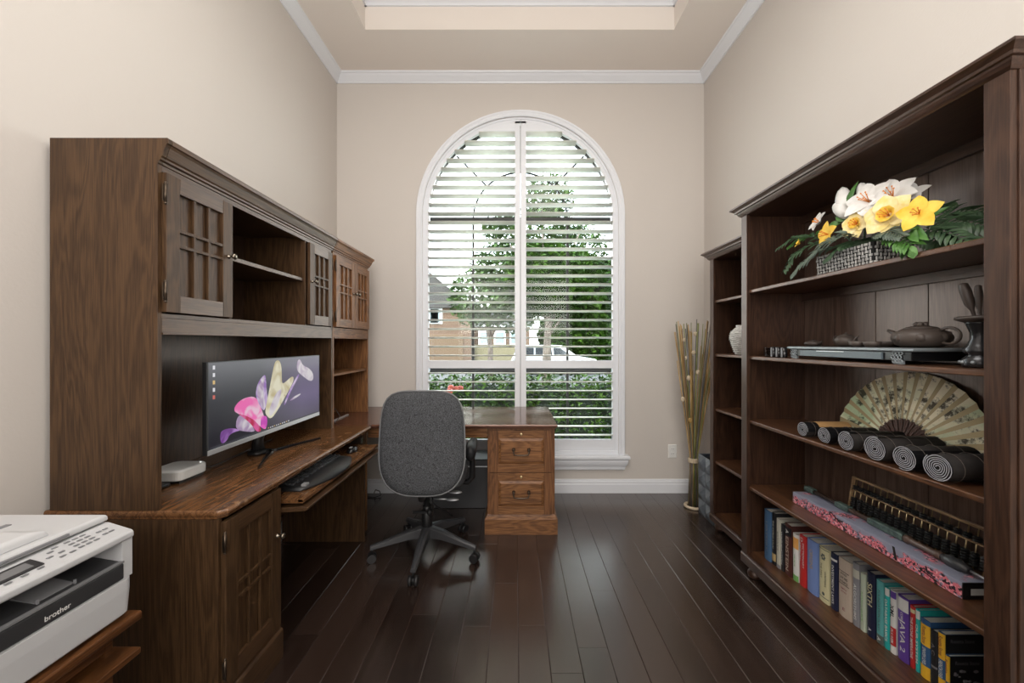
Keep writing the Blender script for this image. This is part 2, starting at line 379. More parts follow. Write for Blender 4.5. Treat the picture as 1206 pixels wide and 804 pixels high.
# window: casing, frame, glass, muntins
def arch_path(r, zb, n=40):
    return [(WX+r, zb)] + arc(r, n) + [(WX-r, zb)]
def arch_band(mb, prof, zb, m=0, n=40):
    """profile of (radius, y) swept around the arch from foot to foot"""
    R = []
    N = n+3
    for i in range(N):
        ring = []
        for r, y in prof:
            p = arch_path(r, zb, n)[i]; ring.append((p[0], y, p[1]))
        R.append(ring)
    mb.rings(R, m, True, False)
win = thing('window_1', 'tall arched window with dark muntins behind white shutters', 'window', (WX, YB, WB))
del win['category']; win['kind'] = 'structure'
mb = MB(); arch_band(mb, [(.862,YB-.003),(.862,YB-.016),(.872,YB-.022),(.890,YB-.020),(.898,YB-.026),(.910,YB-.026),(.914,YB-.020),(.914,YB+.001)], WB-.0)
mb.build('casing', 'white', win)
mb = MB()
mb.frame(WX-.905, WX+.905, YB-.02, YB+.02, [(.0,.205),(.006,.212),(.010,.235),(.024,.262),(.030,.285),(.030,.300),(.034,.304),(.044,.312),(.044,.328),(.038,.336)], 'z', (1,1,1,0))
mb.build('sill', 'white', win)
mb = MB(); arch_band(mb, [(.862,YB+.005),(.862,YB+.16),(.845,YB+.16),(.845,YB+.005)], WB); mb.box(WX-.86, WX+.86, YB+.0, YB+.16, WB, WB+.03)
mb.build('jamb_lining', 'white', win)
MU = mat('dark bronze muntin', (.020,.018,.016), .5)
mb = MB(); yg = YB+.13
arch_band(mb, [(.850,yg-.02),(.850,yg+.02),(.836,yg+.02),(.836,yg-.02)], WB+.03)
mb.box(WX-.82, WX+.82, yg-.02, yg+.02, WB+.03, WB+.075)
mb.box(WX-.82, WX+.82, yg-.022, yg+.02, 2.405, 2.455); mb.box(WX-.82, WX+.82, yg-.02, yg+.02, 1.045, 1.085)
mb.box(WX-.035, WX+.035, yg-.02, yg+.02, WB+.03, 2.44)
for dx in (-.43, .43): mb.box(WX+dx-.010, WX+dx+.010, yg-.008, yg+.008, WB+.05, 2.42)
ar = arc(.43, 24)
for i in range(24):
    (xa,za),(xb,zb) = ar[i], ar[i+1]; mb.tube([(xa,yg,za),(xb,yg,zb)], .009, 6)
for a_ in (PI/4, PI/2, 3*PI/4):
    mb.tube([(WX+.43*math.cos(a_), yg, WZ+.43*math.sin(a_)), (WX+.82*math.cos(a_), yg, WZ+.82*math.sin(a_))], .009, 6)
mb.build('muntins', MU, win)
mb = MB(); mb.prism([(p[0],p[1]) for p in arch_path(.83, WB+.04)], 'y', yg-.002, yg+.002); mb.build('glass', 'glass', win)

# shutters: two hinged panels, each with frame and separate louvers
def louver_mesh(xa, xb, z, tilt, zc_y):
    pr = []
    for k in range(12):
        t = 2*PI*k/12; u, v = .0445*math.cos(t), .0062*math.sin(t)
        pr.append((zc_y + u*math.cos(tilt) - v*math.sin(tilt), z + u*math.sin(tilt) + v*math.cos(tilt)))
    m = MB(); m.prism(pr, 'x', xa, xb, 0, True); return m
SY = YB+.028
def shutter(side, label):
    sh = thing('plantation_shutter', label, 'shutter', (WX+side*.43, SY, WB), 'white plantation shutter panels in the arched window')
    mb = MB(); n = 20
    ro, ri = .858, .812
    # curved outer stile of the half arch
    pts = []
    for r in (ro, ri):
        pts.append([(WX+side*r, WB+.004)] + [(WX+side*r*math.cos(PI/2*i/n), WZ+r*math.sin(PI/2*i/n)) for i in range(n+1)])
    R = []
    for po, pi_ in zip(*pts):
        xo, zo = po; xi, zi = pi_
        xo = WX+side*max(.002, abs(xo-WX)); xi = WX+side*max(.002, abs(xi-WX))
        R.append([(xo,SY-.016,zo),(xo,SY+.016,zo),(xi,SY+.016,zi),(xi,SY-.016,zi)])
    mb.rings(R)
    a, b = sorted((WX+side*.002, WX+side*.050))
    mb.box(a, b, SY-.016, SY+.016, WB+.004, WZ+ri+.02)          # meeting stile
    a, b = sorted((WX+side*.03, WX+side*.83))
    mb.box(a, b, SY-.0155, SY+.0155, 1.092, 1.160)
    mb.box(a, b, SY-.0155, SY+.0155, WB+.004, .462)
    a, b = sorted((WX+side*.03, WX+side*.30)); 
    # filler under the crown of the arch
    fp = [(WX+side*.03, 3.175)] + [(WX+side*ri*math.sin(t), WZ+(ri+.004)*math.cos(t)) for t in [x*.045 for x in range(1,10)]]
    fp = [(WX+side*.03, 3.185)] + [p for p in fp[1:] if p[1] > 3.185] 
    fp += [(WX+side*math.sqrt((ri+.003)**2-(3.185-WZ)**2), 3.185)]
    fp.insert(1, (WX+side*.03, WZ+ri))
    mb.prism(fp, 'y', SY-.015, SY+.015)
    mb.build('frame', 'white', sh, .002)
    zs = [1.2035+.0783*k for k in range(-0, 26)] + [1.048-.0783*k for k in range(0, 8)]
    for z in zs:
        if z > 3.172: continue
        xo = .812 if z <= WZ else math.sqrt(max(0, .808**2-(z-WZ)**2))
        if z > WZ: xo = math.sqrt(max(.01, .812**2-(z+.004-WZ)**2))
        a, b = sorted((WX+side*.048, WX+side*xo))
        louver_mesh(a, b, z, math.radians(-6), SY).build('louver', 'louver', sh)
    return sh
shutter(-1, 'left half of the white louvered shutters in the arched window')
shutter(1, 'right half of the white louvered shutters in the arched window')

# socket plate
t = thing('wall_outlet', 'white double power socket plate low on the back wall', 'power outlet', (1.38, YB, .305))
MB().frame(1.343, 1.417, .305, .423, [(0,YB),(0,YB-.003),(-.004,YB-.006)], 'y').build('plate', 'offwhite', t)
for z in (.343, .385):
    mb = MB(); mb.frame(1.363, 1.397, z-.014, z+.014, [(0,YB-.005),(0,YB-.008),(-.002,YB-.009)], 'y')
    sk = mb.build('socket', 'offwhite', t)
    m2 = MB(); m2.box(1.371,1.373,YB-.0094,YB-.006,z-.003,z+.006); m2.box(1.387,1.389,YB-.0094,YB-.006,z-.003,z+.006); m2.build('slots', 'black', sk)
# ------------------------------------------------------------------ lattice door facing +X
def knob(parent, x, y, z, mt='nickel'):
    mb = MB(); mb.lathe([(.009,0),(.009,.003),(.0045,.006),(.004,.014),(.010,.019),(.0125,.024),(.011,.029),(.004,.032)], (x,y,z), 'x', 16)
    mb.build('knob', mt, parent)
def hinge(parent, x, y, z):
    mb = MB(); mb.box(x-.001, x+.002, y-.008, y+.012, z-.028, z+.028); mb.tube([(x+.003,y,z-.032),(x+.003,y,z+.032)], .0042, 8)
    mb.ball((x+.003,y,z+.034), .005, 8); mb.ball((x+.003,y,z-.034), .005, 8)
    mb.build('hinge', 'bronze', parent)
def lattice_door(parent, x, y0, y1, z0, z1, mz, my, hinge_near=True, st=.052, hf=(.36,.51), hinges=True, kz=.47):
    """framed door on the plane x (front at x+.018) with a recessed panel behind a 3 by 3 lattice"""
    F = x+.018
    mb = MB()
    mb.box(x, F, y0, y0+st, z0, z1); mb.box(x, F, y1-st, y1, z0, z1)
    mb.box(x, F-.0005, y0+st, y1-st, z1-st*1.05, z1, 1); mb.box(x, F-.0005, y0+st, y1-st, z0, z0+st*1.15, 1)
    mb.box(x, x+.005, y0+st-.003, y1-st+.003, z0+st, z1-st)
    d = mb.build('door', [mz, my], parent, .0015)
    a, b, c, e = y0+st, y1-st, z0+st*1.15, z1-st*1.05
    mb = MB(); bw = .0055
    for k in (1,2):
        yy = a+(b-a)*k/3; mb.box(x+.006, F-.002, yy-bw, yy+bw, c, e)
    for f in hf:
        zz = e-(e-c)*f; mb.box(x+.006, F-.0015, a, b, zz-bw, zz+bw)
    mb.build('lattice', mz, d, .0008)
    knob(d, F, (y1-st*.45) if hinge_near else (y0+st*.45), z0+(z1-z0)*(1-kz))
    if hinges:
        for zz in (z0+.07, z1-.07): hinge(d, F-.004, y0-.003 if hinge_near else y1+.003, zz)
    return d

# ------------------------------------------------------------------ desk along the left wall
DN, DF = 1.270, 2.56        # near and far end
desk = thing('desk', 'brown oak desk along the left wall with keyboard tray pulled out', 'desk', (-1.27, DN, 0))
EDGE = [(-.012,.728),(-.004,.731),(-.003,.737),(.002,.740),(.0045,.745),(.0045,.750),(.0025,.7545),(-.001,.758),(-.006,.7598),(-.010,.760)]
mb = MB(); ch = .022
R = []
for d, z in EDGE:
    x0, x1, y0, y1 = -1.566, -.972+d, DN-d*.5, DF
    R.append([(x0,y0,z),(x1-ch,y0,z),(x1,y0+ch,z),(x1,y1,z),(x0,y1,z)])
mb.rings(R)
mb.build('worktop', 'top', desk)
# near pedestal carcase
mb = MB()
mb.box(-1.545, -.992, DN+.004, DN+.022, .0, .728); mb.box(-1.545,-.992, 1.582,1.600, .0,.728); mb.box(-1.545,-1.53, DN+.022,1.582,.05,.728)
mb.box(-1.53,-.995, DN+.022,1.582,.14,.155)
mb.build('side_cabinet', 'hz', desk, .001)
mb = MB(); mb.frame(-1.545, -.992, DN+.004, 1.600, [(.016,0),(.016,.115),(.013,.122),(.008,.126),(.006,.138),(.001,.146)], 'z', (0,1,.4,.4)); mb.build('plinth', 'hy', desk)
lattice_door(desk, -.992, DN+.016, 1.588, .150, .716, 'hz', 'hy', True, .058, (.42,.535), True, .33)
# back, far panel
mb = MB(); mb.box(-1.545,-1.0, 2.53,2.548, 0,.728); mb.build('end_panel', 'hz', desk, .001)
mb = MB(); mb.box(-1.545,-1.53,1.60,2.53,.18,.728); mb.build('back_panel', 'hdark', desk)
# tray
mb = MB(); mb.frame(-1.42,-.892,1.606,2.47,[(0,.643),(0,.652),(-.003,.657),(-.006,.660)],'z',(0,1,0,0)); mb.box(-.915,-.888,1.606,2.47,.648,.662)
tr = mb.build('keyboard_tray', 'top', desk, .001)
mb = MB(); mb.prism([(-1.02,.604),(-.884,.612),(-.868,.620),(-.868,.628),(-.90,.632),(-1.02,.622)], 'y', 1.60, 2.475); mb.build('drop_front', 'hy', desk, .002)
mb = MB()
for y in (1.612, 2.475): mb.box(-1.40,-1.0,y-.004,y+.010,.665,.70)
mb.box(-1.03,-1.0,2.485,2.505,.66,.725)
mb.build('tray_runners', 'nickel', desk)

# ------------------------------------------------------------------ hutch
def hutch(name, label, y0, y1, parts_fn, mz, my, zt=2.0, ret=(1,1), cap0=0):
    XF, XBK = -1.190, -1.548
    h = thing(name, label, 'hutch', (-1.37, y0, .760))
    CP = [(-.001,1.915),(.003,1.917),(.004,1.925),(.011,1.929),(.011,1.936),(.016,1.941),(.020,1.953),(.026,1.971),(.031,1.979),(.036,1.982),(.036,1.996),(.033,zt)]
    for a, b in ((y0, y0+.016), (y1-.016, y1)):
        (MB().prism([(XBK,.7605),(XF,.7605)]+[(XF+max(d,0),z) for d,z in CP]+[(XBK,zt)], 'y', a, b) if a == y0 else MB().box(XBK, XF, a, b, .7605, 1.9)).build('side_panel', mz, h, .0008)
    MB().box(XBK, XBK+.008, y0+.016, y1-.016, .7605, 1.914).build('back_panel', 'hdark', h)
    mb = MB(); mb.frame(XBK, XF, y0+.0165, y1, CP, 'z', (0,1,0,ret[1]))
    mb.build('cornice', my, h)
    mb = MB(); mb.box(XF-.018, XF, y0+.016, y1-.016, 1.895, 1.915); mb.build('top_rail', my, h, .001)
    MB().box(XBK+.008, XF-.001, y0+.016, y1-.016, 1.402, 1.418).build('shelf', my, h, .001)
    mb = MB(); mb.box(XF-.018, XF, y0+.016, y1-.016, 1.352, 1.402); mb.box(XF-.018, XF+.004, y0+.016, y1-.016, 1.346, 1.353); mb.build('lower_rail', my, h, .001)
    parts_fn(h, XF, XBK)
    return h
def p1(h, XF, XBK):
    lattice_door(h, XF-.002, 1.286, 1.588, 1.422, 1.892, 'hz', 'hy', True)
    lattice_door(h, XF-.002, 2.186, 2.452, 1.422, 1.892, 'hz', 'hy', False, .05)
    for y in (1.592, 2.166): MB().box(XBK+.008, XF-.003, y, y+.014, 1.418, 1.914).build('divider', 'hz', h, .0008)
    MB().box(XBK+.008, XF-.012, 1.606, 2.166, 1.666, 1.684).build('shelf', 'hy', h, .001)
hutch('desk_hutch', 'wide dark oak hutch standing on the desk above the monitor', DN, 2.486, p1, 'hz', 'hy', 2.0, (1,0))
def p2(h, XF, XBK):
    lattice_door(h, XF-.002, 2.506, 2.795, 1.422, 1.892, 'h2z', 'h2y', True, .05)
    lattice_door(h, XF-.002, 2.799, 3.070, 1.422, 1.892, 'h2z', 'h2y', False, .05, hinges=False)
    MB().box(XBK+.008, XF-.01, 2.506, 3.074, 1.095, 1.111).build('shelf', 'h2y', h, .001)
hutch('corner_hutch', 'narrow lighter oak hutch beside the back wall on the desk return', 2.490, 3.090, p2, 'h2z', 'h2y', 1.992, (0,1))

# ------------------------------------------------------------------ return desk under the window with file pedestal
rt = thing('desk_return', 'oak desk return running under the arched window', 'desk', (-.6, 2.6, 0))
mb = MB()
mb.frame(-1.566, .283, 2.6, 3.328, [(-.016,.730),(-.006,.733),(-.004,.740),(.004,.745),(.004,.753),(0,.758),(-.006,.760)], 'z', (0,1,1,0)); mb.box(-1.566,-.978,2.561,2.60,.732,.7598)
mb.build('worktop', 'rtop', rt)
MB().box(-1.02, -.195, 2.640, 2.658, .662, .730).build('apron', 'px', rt, .001)
MB().box(-1.545, -1.03, 2.64, 2.658, .02, .730).build('support_panel', 'h2z', rt, .001)
# the pedestal
pd = thing('file_pedestal', 'two-drawer brown oak file cabinet under the right end of the return', 'file cabinet', (.04, 2.63, 0))
mb = MB(); mb.box(-.193,.272,2.640,3.21,.125,.7285)
mb.build('body', 'pz', pd, .003)
mb = MB(); mb.frame(-.193,.272,2.640,3.21,[(.018,0),(.018,.105),(.016,.110),(.010,.113),(.007,.122),(.004,.126),(0,.134)],'z'); mb.build('plinth', 'px', pd)
for z0, z1 in ((.428,.716),(.137,.423)):
    mb = MB(); yf = 2.625
    x0, x1 = -.172, .252
    s_ = .055
    mb.box(x0, x0+s_, yf, 2.639, z0, z1); mb.box(x1-s_, x1, yf, 2.639, z0, z1); mb.box(x0+s_,x1-s_, yf+.0004,2.639, z0,z0+s_,1); mb.box(x0+s_,x1-s_,yf+.0004,2.639,z1-s_,z1,1)
    mb.frame(x0+s_,x1-s_,z0+s_,z1-s_,[(0,2.639),(0,yf+.007),(-.016,yf+.001),(-.019,yf-.001)],'y',m=1)
    d = mb.build('drawer', ['pz','px'], pd, .0008)
    xc, zc = (x0+x1)/2, (z0+z1)/2+.012
    mb = MB()
    for sx_ in (-.052,.052):
        mb.lathe([(.011,0),(.011,-.003),(.006,-.006),(.006,-.014),(.010,-.018),(.009,-.025),(.002,-.028)], (xc+sx_,yf,zc), 'y', 12)
    mb.tube([(xc-.052,yf-.02,zc),(xc-.053,yf-.024,zc-.014),(xc-.047,yf-.026,zc-.030),(xc-.02,yf-.026,zc-.034),(xc+.02,yf-.026,zc-.034),(xc+.047,yf-.026,zc-.030),(xc+.053,yf-.024,zc-.014),(xc+.052,yf-.02,zc)], .0050, 8)
    mb.build('handle', 'bronze', d)
    mb = MB(); mb.lathe([(.010,0),(.010,-.002),(.007,-.004),(.002,-.0042)], (xc,yf,z1-.028), 'y', 14); mb.box(xc-.001,xc+.001,yf-.0048,yf-.003,z1-.032,z1-.024)
    mb.build('lock', 'brass', d)

# black box under the return
bx_ = thing('storage_box', 'black storage box on the floor behind the office chair', 'box', (-.42,3.15,0))
MB().frame(-.66,-.205,3.03,3.30,[(-.01,0),(0,.30),(0,.335)],'z').build('body','dgrey',bx_,.004)
MB().frame(-.66,-.205,3.03,3.30,[(.006,.336),(.008,.350),(.004,.385),(-.004,.392)],'z').build('lid','dgrey',bx_,.002)
MB().frame(-.66,-.205,3.03,3.30,[(.009,.333),(.010,.337),(.009,.341)],'z',(1,1,1,1)).build('rim','silver',bx_)

# ------------------------------------------------------------------ monitor
mo = thing('monitor', 'wide black computer monitor with silver bottom bezel and flower wallpaper', 'monitor', (-1.28,1.93,.76))
MX = -1.194; my0, my1, mz0, mz1 = 1.482, 2.326, .878, 1.243
mb = MB(); mb.box(MX-.022, MX-.001, my0, my1, mz0, mz1); mb.box(MX-.05, MX-.022, 1.72,2.08,.93,1.15); mb.build('housing','black',mo,.003)
mb = MB(); mb.box(MX-.001, MX+.0015, my0, my1, mz0, mz0+.020); mb.build('bottom_bezel','silver',mo,.0006)
mb = MB(); mb.box(MX-.001,MX+.001,my0,my1,mz1-.004,mz1); mb.box(MX-.001,MX+.001,my0,my0+.004,mz0+.02,mz1-.004); mb.box(MX-.001,MX+.001,my1-.004,my1,mz0+.02,mz1-.004); mb.build('thin_bezel','dgrey',mo)
def emis(name, c, k=.9, c2=None):
    m = mat(name, (.006,.006,.006), .3, emit=c, es=k, spec=.3)
    if c2:
        nt = m.node_tree; b = nt.nodes['Principled BSDF']; tc = nt.nodes.new('ShaderNodeTexCoord'); w_ = nt.nodes.new('ShaderNodeTexNoise'); w_.inputs['Scale'].default_value = 11; w_.inputs['Detail'].default_value = 1.5; w_.inputs['Distortion'].default_value = 1.6
        r = nt.nodes.new('ShaderNodeValToRGB'); e = r.color_ramp.elements; e[0].position = .36; e[0].color = (*c2,1); e[1].position = .58; e[1].color = (*c,1)
        nt.links.new(tc.outputs['Object'], w_.inputs['Vector']); nt.links.new(w_.outputs['Fac'], r.inputs['Fac']); nt.links.new(r.outputs['Color'], b.inputs['Emission Color'])
    return m
# screen background: dark lower left, grey upper, violet on the right
m, nt, b = _nt('monitor wallpaper'); L = nt.links.new
tc = nt.nodes.new('ShaderNodeTexCoord'); sx = nt.nodes.new('ShaderNodeSeparateXYZ'); L(tc.outputs['Object'], sx.inputs[0])
def mr_(inp, a, b_, c, d):
    n = nt.nodes.new('ShaderNodeMapRange'); n.inputs['From Min'].default_value = a; n.inputs['From Max'].default_value = b_; n.inputs['To Min'].default_value = c; n.inputs['To Max'].default_value = d; L(inp, n.inputs['Value']); return n.outputs[0]
oy, oz = my0-1.93, mz0-.76
gy = mr_(sx.outputs['Y'], oy, oy+.84, 0, 1); gz = mr_(sx.outputs['Z'], oz, oz+.365, 0, 1)
ru = nt.nodes.new('ShaderNodeValToRGB'); L(gz, ru.inputs['Fac']); e = ru.color_ramp.elements
e[0].position = 0; e[0].color = (.006,.005,.009,1); e[1].position = 1; e[1].color = (.10,.10,.115,1)
x = ru.color_ramp.elements.new(.55); x.color = (.030,.030,.036,1)
rr = nt.nodes.new('ShaderNodeValToRGB'); L(gz, rr.inputs['Fac']); e = rr.color_ramp.elements
e[0].position = 0; e[0].color = (.030,.020,.05,1); e[1].position = 1; e[1].color = (.12,.11,.15,1)
x = rr.color_ramp.elements.new(.4); x.color = (.13,.10,.19,1)
mx = nt.nodes.new('ShaderNodeMix'); mx.data_type = 'RGBA'; L(mr_(sx.outputs['Y'], oy+.3, oy+.65, 0, 1), mx.inputs['Factor']); L(ru.outputs['Color'], mx.inputs['A']); L(rr.outputs['Color'], mx.inputs['B'])
b.inputs['Base Color'].default_value = (.006,.006,.008,1); b.inputs['Roughness'].default_value = .28
L(mx.outputs['Result'], b.inputs['Emission Color']); b.inputs['Emission Strength'].default_value = 1
SCR = [m, emis('petal white',(.66,.62,.64),.9,(.36,.25,.40)), emis('petal cream',(.72,.68,.52),.9,(.50,.42,.24)), emis('petal pink',(.80,.14,.42),.9,(.75,.50,.62)), emis('petal crimson',(.45,.015,.07),.9,(.65,.10,.30)),
       emis('petal violet',(.16,.05,.24),.9,(.42,.22,.55)), emis('petal lilac',(.62,.52,.68),.9,(.30,.16,.46)), emis('taskbar',(.045,.045,.055)), emis('icon light',(.75,.75,.78)), emis('icon red',(.6,.15,.12)), emis('icon yellow',(.7,.5,.2)), emis('petal magenta',(.70,.10,.50),.9,(.50,.05,.40))]
mb = MB(); mb.box(MX-.001, MX+.0004, my0+.004, my1-.004, mz0+.020, mz1-.004, 0)
def scr(pts, mi, lift=1, smooth=True):
    q = []
    for cx, cy in pts:
        px, py = 240+cx/5.953, 410+cy/5.953; Y = 450*-MX/(607-px); q.append((Y, 1.32-(py-403)*Y/450))
    if smooth:
        for _ in range(2):
            n = []
            for i in range(len(q)):
                a, c = q[i], q[(i+1)%len(q)]
                n += [(a[0]*.75+c[0]*.25, a[1]*.75+c[1]*.25), (a[0]*.25+c[0]*.75, a[1]*.25+c[1]*.75)]
            q = n
    xx = MX+.0004+.00012*lift
    mb.add([(xx,*p) for p in q], [tuple(range(len(q)))], mi)
scr([(118,665),(112,600),(135,570),(200,557),(260,575),(215,585),(175,610),(165,640),(140,665)], 5, 1)
scr([(222,570),(228,500),(250,465),(300,480),(350,560),(360,585),(300,585)], 1, 1)
scr([(205,435),(235,380),(290,345),(360,335),(395,400),(430,500),(440,560),(420,570),(350,510),(240,460)], 3, 2)
scr([(232,455),(290,470),(350,500),(390,545),(405,580),(370,588),(330,530),(270,480)], 4, 3)
scr([(395,560),(400,480),(440,470),(446,520),(436,560)], 11, 3)
scr([(362,330),(370,265),(395,215),(430,178),(436,230),(440,300),(448,350),(432,420),(415,440),(380,380)], 6, 3)
scr([(372,320),(380,265),(405,215),(428,190),(420,260),(415,300),(430,400),(418,430),(385,370)], 1, 4)
scr([(436,470),(428,440),(450,330),(490,120),(505,85),(530,85),(545,130),(545,240),(560,248),(615,195),(632,205),(620,250),(570,340),(520,430),(470,500)], 2, 4)
scr([(455,460),(460,420),(500,320),(540,280),(545,300),(520,400),(470,480)], 1, 5)
scr([(655,85),(675,75),(692,120),(740,140),(768,180),(765,225),(740,230),(700,200),(675,180),(650,150)], 1, 3)
scr([(660,180),(672,185),(610,300),(568,400),(560,395),(600,290)], 6, 2)
scr([(595,375),(620,345),(675,315),(680,322),(650,345)], 1, 2)
scr([(45,712),(798,450),(798,440),(45,695)], 7, 1, False)
for k, c in enumerate((8,8,10,8,9)):
    y = 122+k*52; scr([(62,y),(78,y-1),(78,y+26),(62,y+28)], c, 2, False)
for k in range(11):
    x = 450+k*14; y = 556-k*5.0; scr([(x,y),(x+7,y-3),(x+7,y+4),(x,y+7)], 8 if k%3 else 10, 2, False)
mb.build('screen', SCR, mo)
mb = MB()
mb.tube([(-1.30,1.93,.77),(-1.30,1.93,.83),(-1.262,1.93,.95)], [.030,.024,.020], 12); mb.lathe([(.045,.7605),(.045,.772),(.030,.780)], (-1.30,1.93,0), 'z', 20); mb.box(-1.30,-1.235,1.925,1.965,.7605,.774)
mb.build('stand_neck','black',mo)
mb = MB()
for sgn in (-1,1):
    pts = [(-1.245,1.95,.768),(-1.225,1.95+sgn*.05,.768),(-1.185,1.95+sgn*.15,.7665),(-1.135,1.95+sgn*.262,.765)]
    R = []
    for i, p in enumerate(pts):
        w_ = [.040,.032,.024,.016][i]; R.append([(p[0]-w_*.5,p[1]-sgn*w_*.3,.7605),(p[0]+w_*.5,p[1]+sgn*w_*.3,.7605),(p[0]+w_*.4,p[1]+sgn*w_*.3,p[2]+.006),(p[0]-w_*.4,p[1]-sgn*w_*.3,p[2]+.006)])
    mb.rings(R)
mb.build('stand_legs','blackgloss',mo,.002)
# white box + adapter
t = thing('router_box', 'white rounded square router on the desk beside the hutch side panel', 'router', (-1.40,1.55,.7605))
def rsq(x0,x1,y0,y1,r,n=5):
    p=[]
    for cx,cy,a0 in ((x1-r,y0+r,-PI/2),(x1-r,y1-r,0),(x0+r,y1-r,PI/2),(x0+r,y0+r,PI)):
        for i in range(n+1): a=a0+PI/2*i/n; p.append((cx+r*math.cos(a),cy+r*math.sin(a)))
    return p
mb = MB(); R=[]
for d,z in ((.006,.770),(0,.774),(0,.806),(.004,.811),(.012,.813)): R.append([(x,y,z) for x,y in rsq(-1.46+d,-1.318-d,1.50+d,1.645-d,.028)])
mb.rings(R); mb.build('shell','offwhite',t,.001)
MB().box(-1.45,-1.33,1.512,1.63,.7605,.770).build('base','black',t)
mb = MB(); mb.ball((-1.335,1.62,.813),.003,8); mb.build('indicator_light', emis('led',(1,1,1),2), t)
o = MB().box(-1.46,-1.345,1.45,1.492,.7605,.775).build('power_adapter','black',None,.004,loc=(-1.4,1.47,.7605)); tag(o,'flat black power adapter lying in front of the white router','adapter')
mb = MB(); mb.tube([(-1.36,1.645,.785),(-1.35,1.70,.768),(-1.36,1.80,.7645),(-1.38,2.0,.7645),(-1.40,2.2,.7645)],.003,6); o=mb.build('power_cable','black',None,loc=(-1.36,1.7,.7605)); tag(o,'thin black cable running behind the monitor on the desk','cable')
# speaker-like black puck with looped cable in corner hutch
t = thing('headset_charger', 'round black desk device with a looping cable in the corner hutch', 'desk device', (-1.34,2.66,.7605))
mb = MB(); mb.lathe([(.04,.7605),(.042,.775),(.030,.80),(.012,.815)],(-1.34,2.64,0),'z',24); mb.build('body','black',t)
mb = MB(); mb.tube([(-1.30,2.60,.764),(-1.25,2.66,.765),(-1.24,2.70,.80),(-1.26,2.68,.85),(-1.30,2.64,.875),(-1.34,2.60,.87)],.0022,6); mb.build('cable','dgrey',t)
o = MB().box(-1.30,-1.285,2.66,2.95,.7605,.768).build('stylus','silver',None,.002,loc=(-1.29,2.8,.7605)); tag(o,'thin silver bar lying on the desk inside the corner hutch','ruler')

# ------------------------------------------------------------------ keyboard and mouse on the tray
kb = thing('keyboard', 'black wave-shaped ergonomic keyboard on the pulled-out tray', 'keyboard', (-.98,1.93,.6605))
mb = MB(); N = 24; R = []
for i in range(N+1):
    u = -1+2*i/N; y = 1.94+u*.255
    fx = -.905 + .030*math.cos(u*PI*.5*1.2) - .018*abs(u)**4*2; bx = -1.135 + .012*(1-u*u)
    hz = .022+.012*math.cos(u*PI*1.0)*.6+.004
    e_ = 1 if 0 < i < N else .5
    R.append([(bx,y,.661),(fx,y,.661),(fx-.002,y,.661+.010*e_),(fx-.05,y,.661+(hz-.004)*e_),(fx-.085,y,.661+hz*e_*.95),(bx,y,.661+(hz+.006)*e_)])
mb.rings(R,0,True,True); mb.build('body','black',kb)
km = MB(); km.frame(-.0075,.0075,-.0085,.0085,[(0,0),(-.001,.006),(-.003,.007)],'z'); kmesh = km.mesh('key','dgrey')
for r_ in range(5):
    for i in range(16):
        u = -1+2*(i+.5)/16; y = 1.94+u*.235
        hz = .022+.012*math.cos(u*PI)*.6+.004
        x = -.998+.020*math.cos(u*PI*.6)-r_*.0215; inst(kmesh,'key',kb,(x,y,.6612+hz*.98+r_*.0012-.001))
MB().frame(-.962,-.940,1.715,1.742,[(0,.674),(0,.683),(-.002,.684)],'z').build('key_label','silver',kb)
ms = thing('mouse', 'glossy black computer mouse beside the keyboard on the tray', 'mouse', (-.985,2.31,.6605))
mb = MB(); mb.ball((-.985,2.31,.663),.05,20,0,(.62,1,.60)); m_=mb
m_.v=[(v[0],v[1],max(v[2],.661)) for v in m_.v]; m_.build('body','blackgloss',ms)
MB().box(-.992,-.978,2.275,2.30,.688,.694).build('scroll_wheel','silver',ms,.002)

# ------------------------------------------------------------------ office chair
CX, CY = -.555, 2.40
chair = thing('office_chair', 'grey fabric office swivel chair with black armrests seen from behind', 'office chair', (CX,CY,0))
def cushion(mb, c, hw, hh, th, power=3.2, plane='xz', n=48, bulge=(.5,.5), m=0, taper=0):
    prof = [(.0,1),(.55,.96),(.85,.82),(.96,.55),(1.0,.0)]
    R = []
    seq = [(s_, -t_*bulge[0]) for s_, t_ in prof] + [(s_, t_*bulge[1]) for s_, t_ in prof[::-1][1:]]
    for s_, t_ in seq:
        s2 = max(s_, .001); ring = []
        for k in range(n):
            a = 2*PI*k/n; ca, sa = math.cos(a), math.sin(a)
            pw_ = power if sa > 0 or plane != 'xz' else power*.72; r = (abs(ca)**pw_+abs(sa)**pw_)**(-1/pw_)
            u, v = hw*r*ca*s2, hh*r*sa*s2
            u *= 1+taper*(v/hh)
            if plane == 'xz': ring.append((c[0]+u, c[1]+t_*th + .10*(v/hh*hh)*.5 + .35*u*u, c[2]+v))
            else: ring.append((c[0]+u, c[1]+v, c[2]+t_*th))
        R.append(ring)
    mb.rings(R, m, True, True)
mb = MB(); cushion(mb, (-.53,2.155,.752), .243, .292, .10, 4.2, bulge=(.30,.6), taper=-.04)
bk = mb.build('backrest','fabric',chair,0)
mb = MB(); pts=[]
for k in range(56):
    a = 2*PI*k/56; ca, sa = math.cos(a), math.sin(a); pw_=4.2 if sa > 0 else 3.02; r=(abs(ca)**pw_+abs(sa)**pw_)**(-1/pw_); u,v=.243*r*ca,.292*r*sa; u*=1-.04*v/.292
    pts.append((-.53+u, 2.150+.05*v+.35*u*u, .752+v))
mb.tube(pts,.005,6,0,closed=True); mb.build('piping','piping',bk)
mb = MB(); cushion(mb,(-.55,2.44,.475),.245,.235,.085,3.6,'xy',bulge=(.4,.55)); mb.build('seat','fabric',chair)
